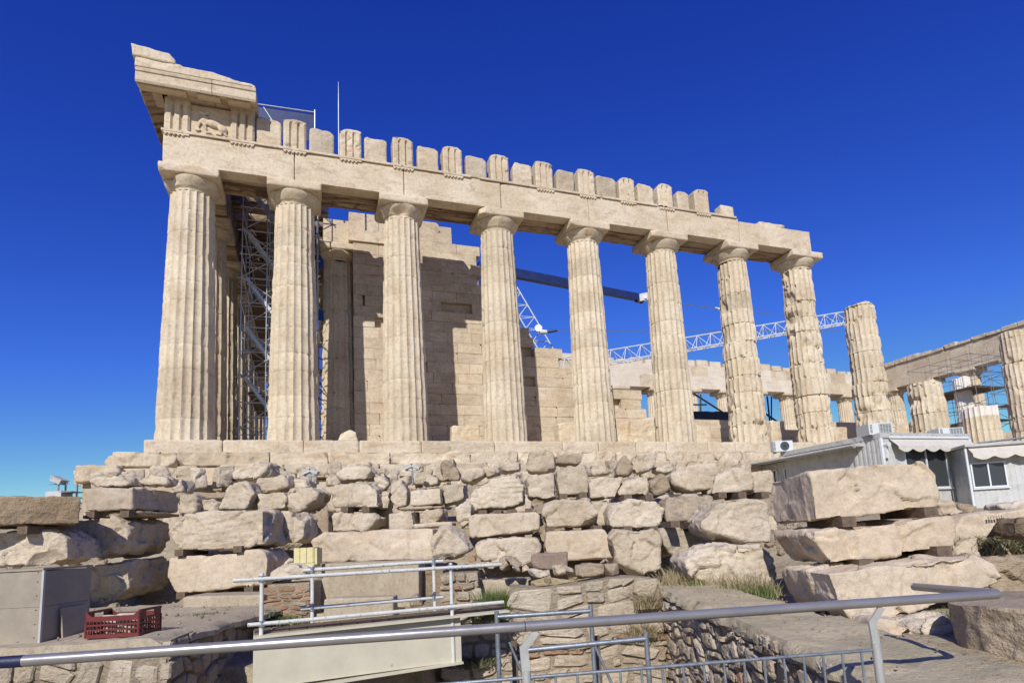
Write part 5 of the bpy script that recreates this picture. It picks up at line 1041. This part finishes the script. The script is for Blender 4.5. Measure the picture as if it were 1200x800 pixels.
# ================================================================== scaffolds and lifting gear
def scaffold(label, xs, ys, z0, z1, lift, mat, stairs=False, decks=(), r=.024, half=False):
    g = empty('scaffold', (xs[0], ys[0], z0), label, 'scaffold'); zs = np.arange(z0+lift*.5, z1-.1, lift)
    for x in xs:
        for y in ys: tb('standard', (x, y, z0), (x, y, z1), r, mat, g, 6)
    for k, z in enumerate(zs):
        for y in ys: tb('ledger', (xs[0]-.2, y+.05, z), (xs[-1]+.2, y+.05, z), r, mat, g, 6)
        for x in xs: tb('transom', (x+.05, ys[0]-.2, z+.05), (x+.05, ys[-1]+.2, z+.05), r, mat, g, 6)
        if k+1 < len(zs):
            tb('brace', (xs[0], ys[0]-.04, z if k % 2 else zs[k+1]), (xs[-1], ys[0]-.04, zs[k+1] if k % 2 else z), r, mat, g, 6)
            tb('brace', (xs[-1]+.04, ys[0], z if k % 2 else zs[k+1]), (xs[-1]+.04, ys[-1], zs[k+1] if k % 2 else z), r, mat, g, 6)
        if half and k+1 < len(zs):
            for y in ys[:-1:2]: tb('ledger', (xs[0]-.1, y+.05, z+lift/2), (xs[-1]+.1, y+.05, z+lift/2), r, mat, g, 5); tb('brace', (xs[0], y+.02, zs[k+1] if k % 2 else z), (xs[-1], y+.02, z if k % 2 else zs[k+1]), r*.8, mat, g, 5)
            for x in xs[::2]: tb('transom', (x-.03, ys[0]-.1, z+lift/2), (x-.03, ys[-1]+.1, z+lift/2), r, mat, g, 5)
        if k in decks: q = MB(); q.box((xs[0], ys[min(2, len(ys)-2)] if half else ys[0], z+.08), (xs[-1], ys[-1], z+.13)); q.build('deck', M['plank'], g)
        if stairs and k+1 < len(zs):
            q = MB(); ym = ys[0]+.55
            for off in (0, .5): q.bar((xs[0]+.2, ym-off, zs[k+1]), (xs[0]+1.7, ym-off, z), .05, .12)
            for j in range(6): f = (j+.5)/6; q.box((xs[0]+.1+1.5*f, ym-.5, zs[k+1]+(z-zs[k+1])*f), (xs[0]+.32+1.5*f, ym, zs[k+1]+(z-zs[k+1])*f+.03))
            st = q.build('stair_flight', M['scafl'], g)
            q = MB(); q.tube((xs[0]+.2, ym-.5, z+.9), (xs[0]+1.9, ym-.5, zs[k+1]+.2), .02, 6); q.tube((xs[0]+.2, ym-.5, z+.5), (xs[0]+2.1, ym-.5, z+.5), .02, 6); q.build('guard_rail', M['scafl'], st)
    return g
scaffold('dense steel scaffold tower with stairs between the first two columns', [1.5, 2.5, 3.6, 4.6], [2.6, 4.2, 5.9, 7.7, 9.6, 11.6], 0, 13.0, 2.2, 'scafl', True, (1, 2, 3, 4, 5), .026, True)
scaffold('dark scaffold around the white restored column at the right', [59.6, 61.9, 63.8], [11.2, 13.0, 15.0, 17.2], .3, 10.8, 1.5, 'scaf', False, (2, 4))
scaffold('dark scaffold farther right between two broken columns', [60.0, 62.5], [8.0, 10.2], .3, 9.5, 1.3, 'scaf', False, (3,))
for x_, y_, z_ in ((61.9, 11.2, 0),): pass
nt_ = empty('safety_net', (1.6, 2.6, 0), 'narrow blue debris netting hanging right of the second column', 'net')
q = MB()
for k, (zz, hh) in enumerate(((9.2, .9), (6.6, .5), (4.2, 1.1), (2.2, 1.7), (.4, 1.5))):
    c = np.array([4.75, 4.3, zz]); q.obox(c+dz*hh/2, E_*.13, S_*.01, dz*hh/2)
q.build('netting', M['net'], nt_)
# guard frame above the frieze
gf = empty('guard_frame', aty(335, 150, 1.4), 'white tube guard frame with dark netting above the frieze', 'guard frame')
f0, f1, f2 = aty(300, 122, 1.4), aty(369, 132, 1.4), aty(369, 165, 1.4)
tb('top_tube', f0, f1, .035, 'scafl', gf); tb('post', f2-dz*.6, f1+dz*.12, .035, 'scafl', gf); f3 = aty(303, 160, 1.4); tb('post', f3, f0+dz*.1, .035, 'scafl', gf); tb('brace', aty(309, 126, 1.4), aty(322, 146, 1.4), .025, 'scafl', gf)
q = MB(); q.prism([f0-dz*.06+S_*-.05, f1-dz*.06+S_*-.05, f2+S_*-.05, f3+S_*-.05], (0, .015, 0)); q.build('netting', M['boom'], gf)
lr = empty('lightning_rod', aty(397, 165, 1.2), 'thin lightning rod rising above the frieze', 'lightning rod')
pz = aty(397, 172, 1.2); tb('mast', pz-dz*.8, pz+dz*1.9, .035, 'galv', lr); tp = aty(397, 96, 1.2); q = MB(); q.tube(pz+dz*1.9, np.array([pz[0], pz[1], tp[2]]), .028, 8, .008); q.build('tip', M['galv'], lr, True)
# cranes
def lattice(nm, par, A, B_, h, mat='frame', n_=12, r=.045, w_=.8):
    A = np.array(A, float); B_ = np.array(B_, float); d = (B_-A)/np.linalg.norm(B_-A); sdv = np.cross(d, dz); sdv /= np.linalg.norm(sdv); up = np.cross(sdv, d); up = up if up[2] > 0 else -up
    q = MB(); c3 = [-up*h/2-sdv*w_/2, -up*h/2+sdv*w_/2, up*h/2]
    for c in c3: q.tube(A+c, B_+c, r, 6)
    for k in range(n_):
        p, p2, pm = A+(B_-A)*k/n_, A+(B_-A)*(k+1)/n_, A+(B_-A)*(k+.5)/n_
        for c in c3[:2]: q.tube(p+c, pm+c3[2], r*.55, 5); q.tube(pm+c3[2], p2+c, r*.55, 5)
        q.tube(p+c3[0], p2+c3[1], r*.5, 5); q.tube(p+c3[0], p+c3[1], r*.5, 5)
    return q.build(nm, M[mat], par)
Dq = 44.
ka, kb = at(655, 428, 42.), at(1002, 370, 49.)
dc = empty('derrick_crane', at(645, 520, 42.), 'white lattice derrick crane reaching across behind the columns', 'crane')
lattice('boom', dc, ka, kb, 1.0, n_=22); ma, mb_ = at(598, 340, 41.), at(648, 425, 41.6); lattice('back_mast', dc, ma, mb_, 1.1, n_=6, w_=.6); tb('mast', at(650, 560, 42.), at(650, 420, 42.), .35, 'frame', dc)
q = MB(); c = at(631, 385, 40.6); q.tube(c-HD*.15, c+HD*.15, .26, 20); q.tube(at(633, 389, 40.6), at(641, 389, 40.6), .2, 10, .14); q.build('sheave', M['frame'], dc, True)
tb('hoist_rod', at(642, 389, 40.6), at(653, 387, 40.6), .09, 'dark', dc); tb('stay_cable', at(652, 388, 40.6), at(985, 388, 46.), .022, 'galv', dc, 5)
ja, jb = at(560, 312, 33.), at(750, 349, 37.)
bc = empty('boom_crane', at(560, 500, 33.), 'dark blue telescopic crane boom with a white head', 'crane')
q = MB(); q.bar(ja, ja+(jb-ja)*.6, .34, .52); q.bar(ja+(jb-ja)*.6, jb, .30, .44); q.build('boom', M['boom'], bc); jm = ja+np.array([0, 0, -.2]); tb('mast', np.array([jm[0], jm[1], -1.0]), jm, .3, 'boom', bc)
q = MB(); dj = (jb-ja)/np.linalg.norm(jb-ja); q.obox(jb+dj*.2+dz*.04, dj*.34+dz*.12, np.cross(dj, dz)*.22, dz*.24); q.tube(jb+dj*.3-RT*0-HD*.3, jb+dj*.3+HD*.3, .12, 12); q.build('boom_head', M['frame'], bc); q = MB(); q.obox(jb-dj*.05-dz*.2, dj*.25, np.cross(dj, dz)*.15, dz*.10); q.build('hook_block', M['dark'], bc)
tb('cable', jb+dj*.6, at(843, 362, 39.), .03, 'galv', bc, 5); tb('cable_socket', at(838, 361, 39.), at(845, 362.4, 39.), .08, 'frame', bc, 8); tb('cable', at(845, 362.4, 39.), at(1010, 376, 43.), .022, 'galv', bc, 5)
# covered machine and struts between the sixth and seventh columns
mc = empty('covered_machine', aty(836, 510, 9), 'dark covered machine standing inside between two right hand columns', 'machine')
p0_, p1_ = aty(808, 510, 9), aty(862, 484, 9)
carve(boxpts((p0_[0], 8.5, .3), (p1_[0], 10.5, p1_[2])), 'cover', M['dark'], mc, chips=4, chip=.3, vox=.12, rough=.03, seed=5)
q = MB(); q.box((p0_[0], 8.4, .0), (p1_[0], 10.6, .3)); q.build('chassis', M['galv'], mc)
tb('strut', aty(813, 461, 12), aty(858, 490, 12), .07, 'dark', mc); tb('pole', aty(821, 500, 12), aty(821, 462, 12), .06, 'dark', mc); tb('cross_tube', aty(812, 474, 12), aty(828, 474, 12), .06, 'dark', mc)
st2 = empty('stay_frame', aty(905, 500, 30), 'dark steel lattice strut beyond the north columns', 'strut')
tb('strut', aty(899, 464, 33), aty(902, 493, 33), .10, 'boom', st2); tb('strut', aty(893, 482, 33), aty(914, 496, 33), .12, 'boom', st2); tb('strut', aty(904, 464, 33), aty(904, 493, 33), .08, 'boom', st2)
# loose blocks on the platform seen between the columns
GP = 'loose blocks lying on the temple platform'
for pts, y, lab in (([(396, 517), (399, 507), (410, 503), (417, 506), (420, 517)], -.75, 'small pale stone resting on the platform edge by the third column'),
    ([(528, 518), (530, 498), (562, 498), (562, 518)], 1.9, 'squared block on the platform between third and fourth columns'),
    ([(655, 508), (655, 495), (674, 494), (675, 508)], 2.4, 'small squared block between the fourth and fifth columns'),
    ([(737, 517), (740, 492), (768, 488), (770, 517)], 2.6, 'rough block between the fifth and sixth columns'),
    ([(722, 507), (722, 490), (737, 490), (737, 507)], 3.0, 'upright fragment just right of the fifth column'),
    ([(815, 517), (817, 497), (832, 500), (835, 517)], 2.0, 'tan block right of the sixth column'),
    ([(904, 517), (904, 492), (912, 494), (913, 517)], 2.0, 'tall narrow block right of the seventh column'),
    ([(976, 513), (977, 500), (1000, 500), (1001, 513)], 2.0, 'low block between the eighth and ninth columns'),
    ([(1050, 514), (1052, 494), (1066, 496), (1068, 514)], 1.0, 'pale block right of the short ninth column'),
    ([(1112, 512), (1112, 502), (1130, 500), (1131, 512)], 1.0, 'pale block between two broken drums at the right')):
    v = [aty(u, v_, y) for u, v_ in pts]; zmin = min(p[2] for p in v); V = v+[p+np.array([0, .7, 0]) for p in v]; V = [np.array([p[0], p[1], p[2] if p[2] > zmin+.12 else 0.01]) for p in V]
    tag(carve(V, 'marble_block', M['marble'], None, 3, .1, .02, .05, 4000+int(pts[0][0]), 1), lab, 'stone block', GP)

# ================================================================== floodlights and the equipment box
def floodpair(u, v, D, label, n_=2, s=.16, aim=(-1, 1)):
    c = at(u, v, D); g = empty('floodlight', c-dz*.35, label, 'floodlight', 'floodlights among the blocks'); tb('stand', c-dz*.45, c-dz*.02, .02, 'galv', g)
    q = MB(); q.bar(c-RT*s*.9-dz*.08, c+RT*s*.9-dz*.08, .04, .03); q.build('bracket', M['galv'], g)
    for k in range(n_):
        a_ = aim[k]; cc_ = c+RT*a_*s*.62*(n_ > 1); ax = (RT*a_*.8-dz*.35-HD*.15); ax /= np.linalg.norm(ax); up = np.cross(ax, HD); up /= np.linalg.norm(up); up = up if up[2] > 0 else -up
        q = MB(); q.obox(cc_, ax*s*.62, HD*s*.5, up*s*.22); q.obox(cc_+up*s*.25, ax*s*.7, HD*s*.55, up*s*.04); h_ = q.build('lamp_housing', M['roofm'], g)
        q = MB(); q.obox(cc_-up*s*.235, ax*s*.55, HD*s*.42, up*s*.012); q.build('glass', M['glass'], h_)
floodpair(364, 553, 14.8, 'pair of small grey floodlights below the second column'); floodpair(483, 547, 14.8, 'pair of small floodlights below the third column')
floodpair(69, 563, 15.5, 'single white floodlight aimed down left against the sky', 1, .26, (1,))
eb = empty('equipment_rack', at(75, 588, 15.6), 'small grey equipment rack under the single floodlight at left', 'equipment rack'); q = MB()
c = at(69, 585, 15.6); q.obox(c, RT*.20, HD*.2, dz*.2); q.build('cabinet', M['cabin'], eb); c = at(83, 582, 15.6)
q = MB()
for k in range(4): q.obox(c+dz*(-.3+.14*k), RT*.16, HD*.2, dz*.012)
for s in (-.15, .15): q.obox(c+RT*s, RT*.012, HD*.02, dz*.33)
q.build('shelf_frame', M['scaf'], eb)

# ================================================================== grass and weeds
def grass(label, spots, mat, n_, hmin, hmax, w_=.006, spread=.35, name='grass'):
    rg = np.random.RandomState(len(label)); q = MB()
    for (L, D, z, rL, rD) in spots:
        for k in range(n_):
            c = LD(L+rg.normal(0, rL*.5), D+rg.normal(0, rD*.5), z); h = rg.uniform(hmin, hmax); an = rg.uniform(0, 6.28); ln = rg.normal(0, spread, 2)*h; s = np.array([math.cos(an), math.sin(an), 0])*w_*rg.uniform(.6, 1.4)
            m_ = c+np.array([ln[0]*.35, ln[1]*.35, h*.55]); t = c+np.array([ln[0], ln[1], h]); q.add([c-s, c+s, m_+s*.7, m_-s*.7, t], [(0, 1, 2, 3), (3, 2, 4)])
    tag(q.build(name, M[mat]), label, 'grass', kind='stuff')
grass('dry straw coloured grass along the foot of the broad ledge boulder', [(2.15, 9.5, -4.85, .25, .3), (2.4, 9.3, -4.85, .3, .3), (2.75, 9.1, -4.85, .3, .25), (2.9, 8.6, -4.85, .3, .2), (3.1, 8.4, -4.85, .25, .2), (2.2, 9.8, -4.8, .3, .2)], 'drygrass', 210, .08, .34)
grass('green grass growing between the dry tufts by the coping', [(2.3, 9.1, -4.85, .2, .2), (2.75, 8.5, -4.86, .25, .2), (3.0, 8.2, -4.86, .2, .15), (4.3, 6.0, -4.88, .1, .2), (3.6, 5.4, -4.9, .1, .15)], 'grass', 160, .06, .22)
grass('tall green grass in the masonry recess', [(-.62, 9.3, -5.1, .22, .3), (-.5, 9.2, -5.1, .2, .2)], 'grass', 900, .12, .5)
grass('low green weeds on the ledge by the brick pillar', [(-4.2, 8.9, -4.86, .35, .3), (-3.7, 9.2, -5.0, .3, .15), (-4.6, 8.6, -4.84, .25, .2)], 'grass', 420, .04, .13, .01, .8)
grass('grey green weeds hanging on the masonry ledge', [(-.85, 8.62, -5.62, .3, .1), (-.6, 8.6, -5.02, .25, .1)], 'shrub', 500, .05, .16, .012, .9)
grass('dry brush on the wall face beside the galvanised barriers', [(1.5, 8.9, -5.4, .2, .1), (1.6, 8.85, -5.0, .15, .1)], 'drygrass', 260, .08, .3, .006, .8)
grass('dry brushwood under the pegged fragment at the right', [(5.6, 8.0, -4.45, .35, .3), (6.2, 8.0, -4.45, .35, .3), (6.7, 7.8, -4.4, .3, .3)], 'drygrass', 520, .08, .3, .01, .9)
grass('dark low shrub at the right edge', [(6.1, 7.9, -4.4, .4, .3)], 'shrub', 700, .06, .26, .014, .9)
grass('small grass tufts on the rocky slope', [(-7.5, 16.5, -3.0, .4, .3), (-3.6, 17, -2.9, .3, .2), (3.6, 15.8, -2.6, .2, .2), (-5.6, 13.8, -3.8, .4, .3)], 'grass', 160, .05, .16, .012, .7)
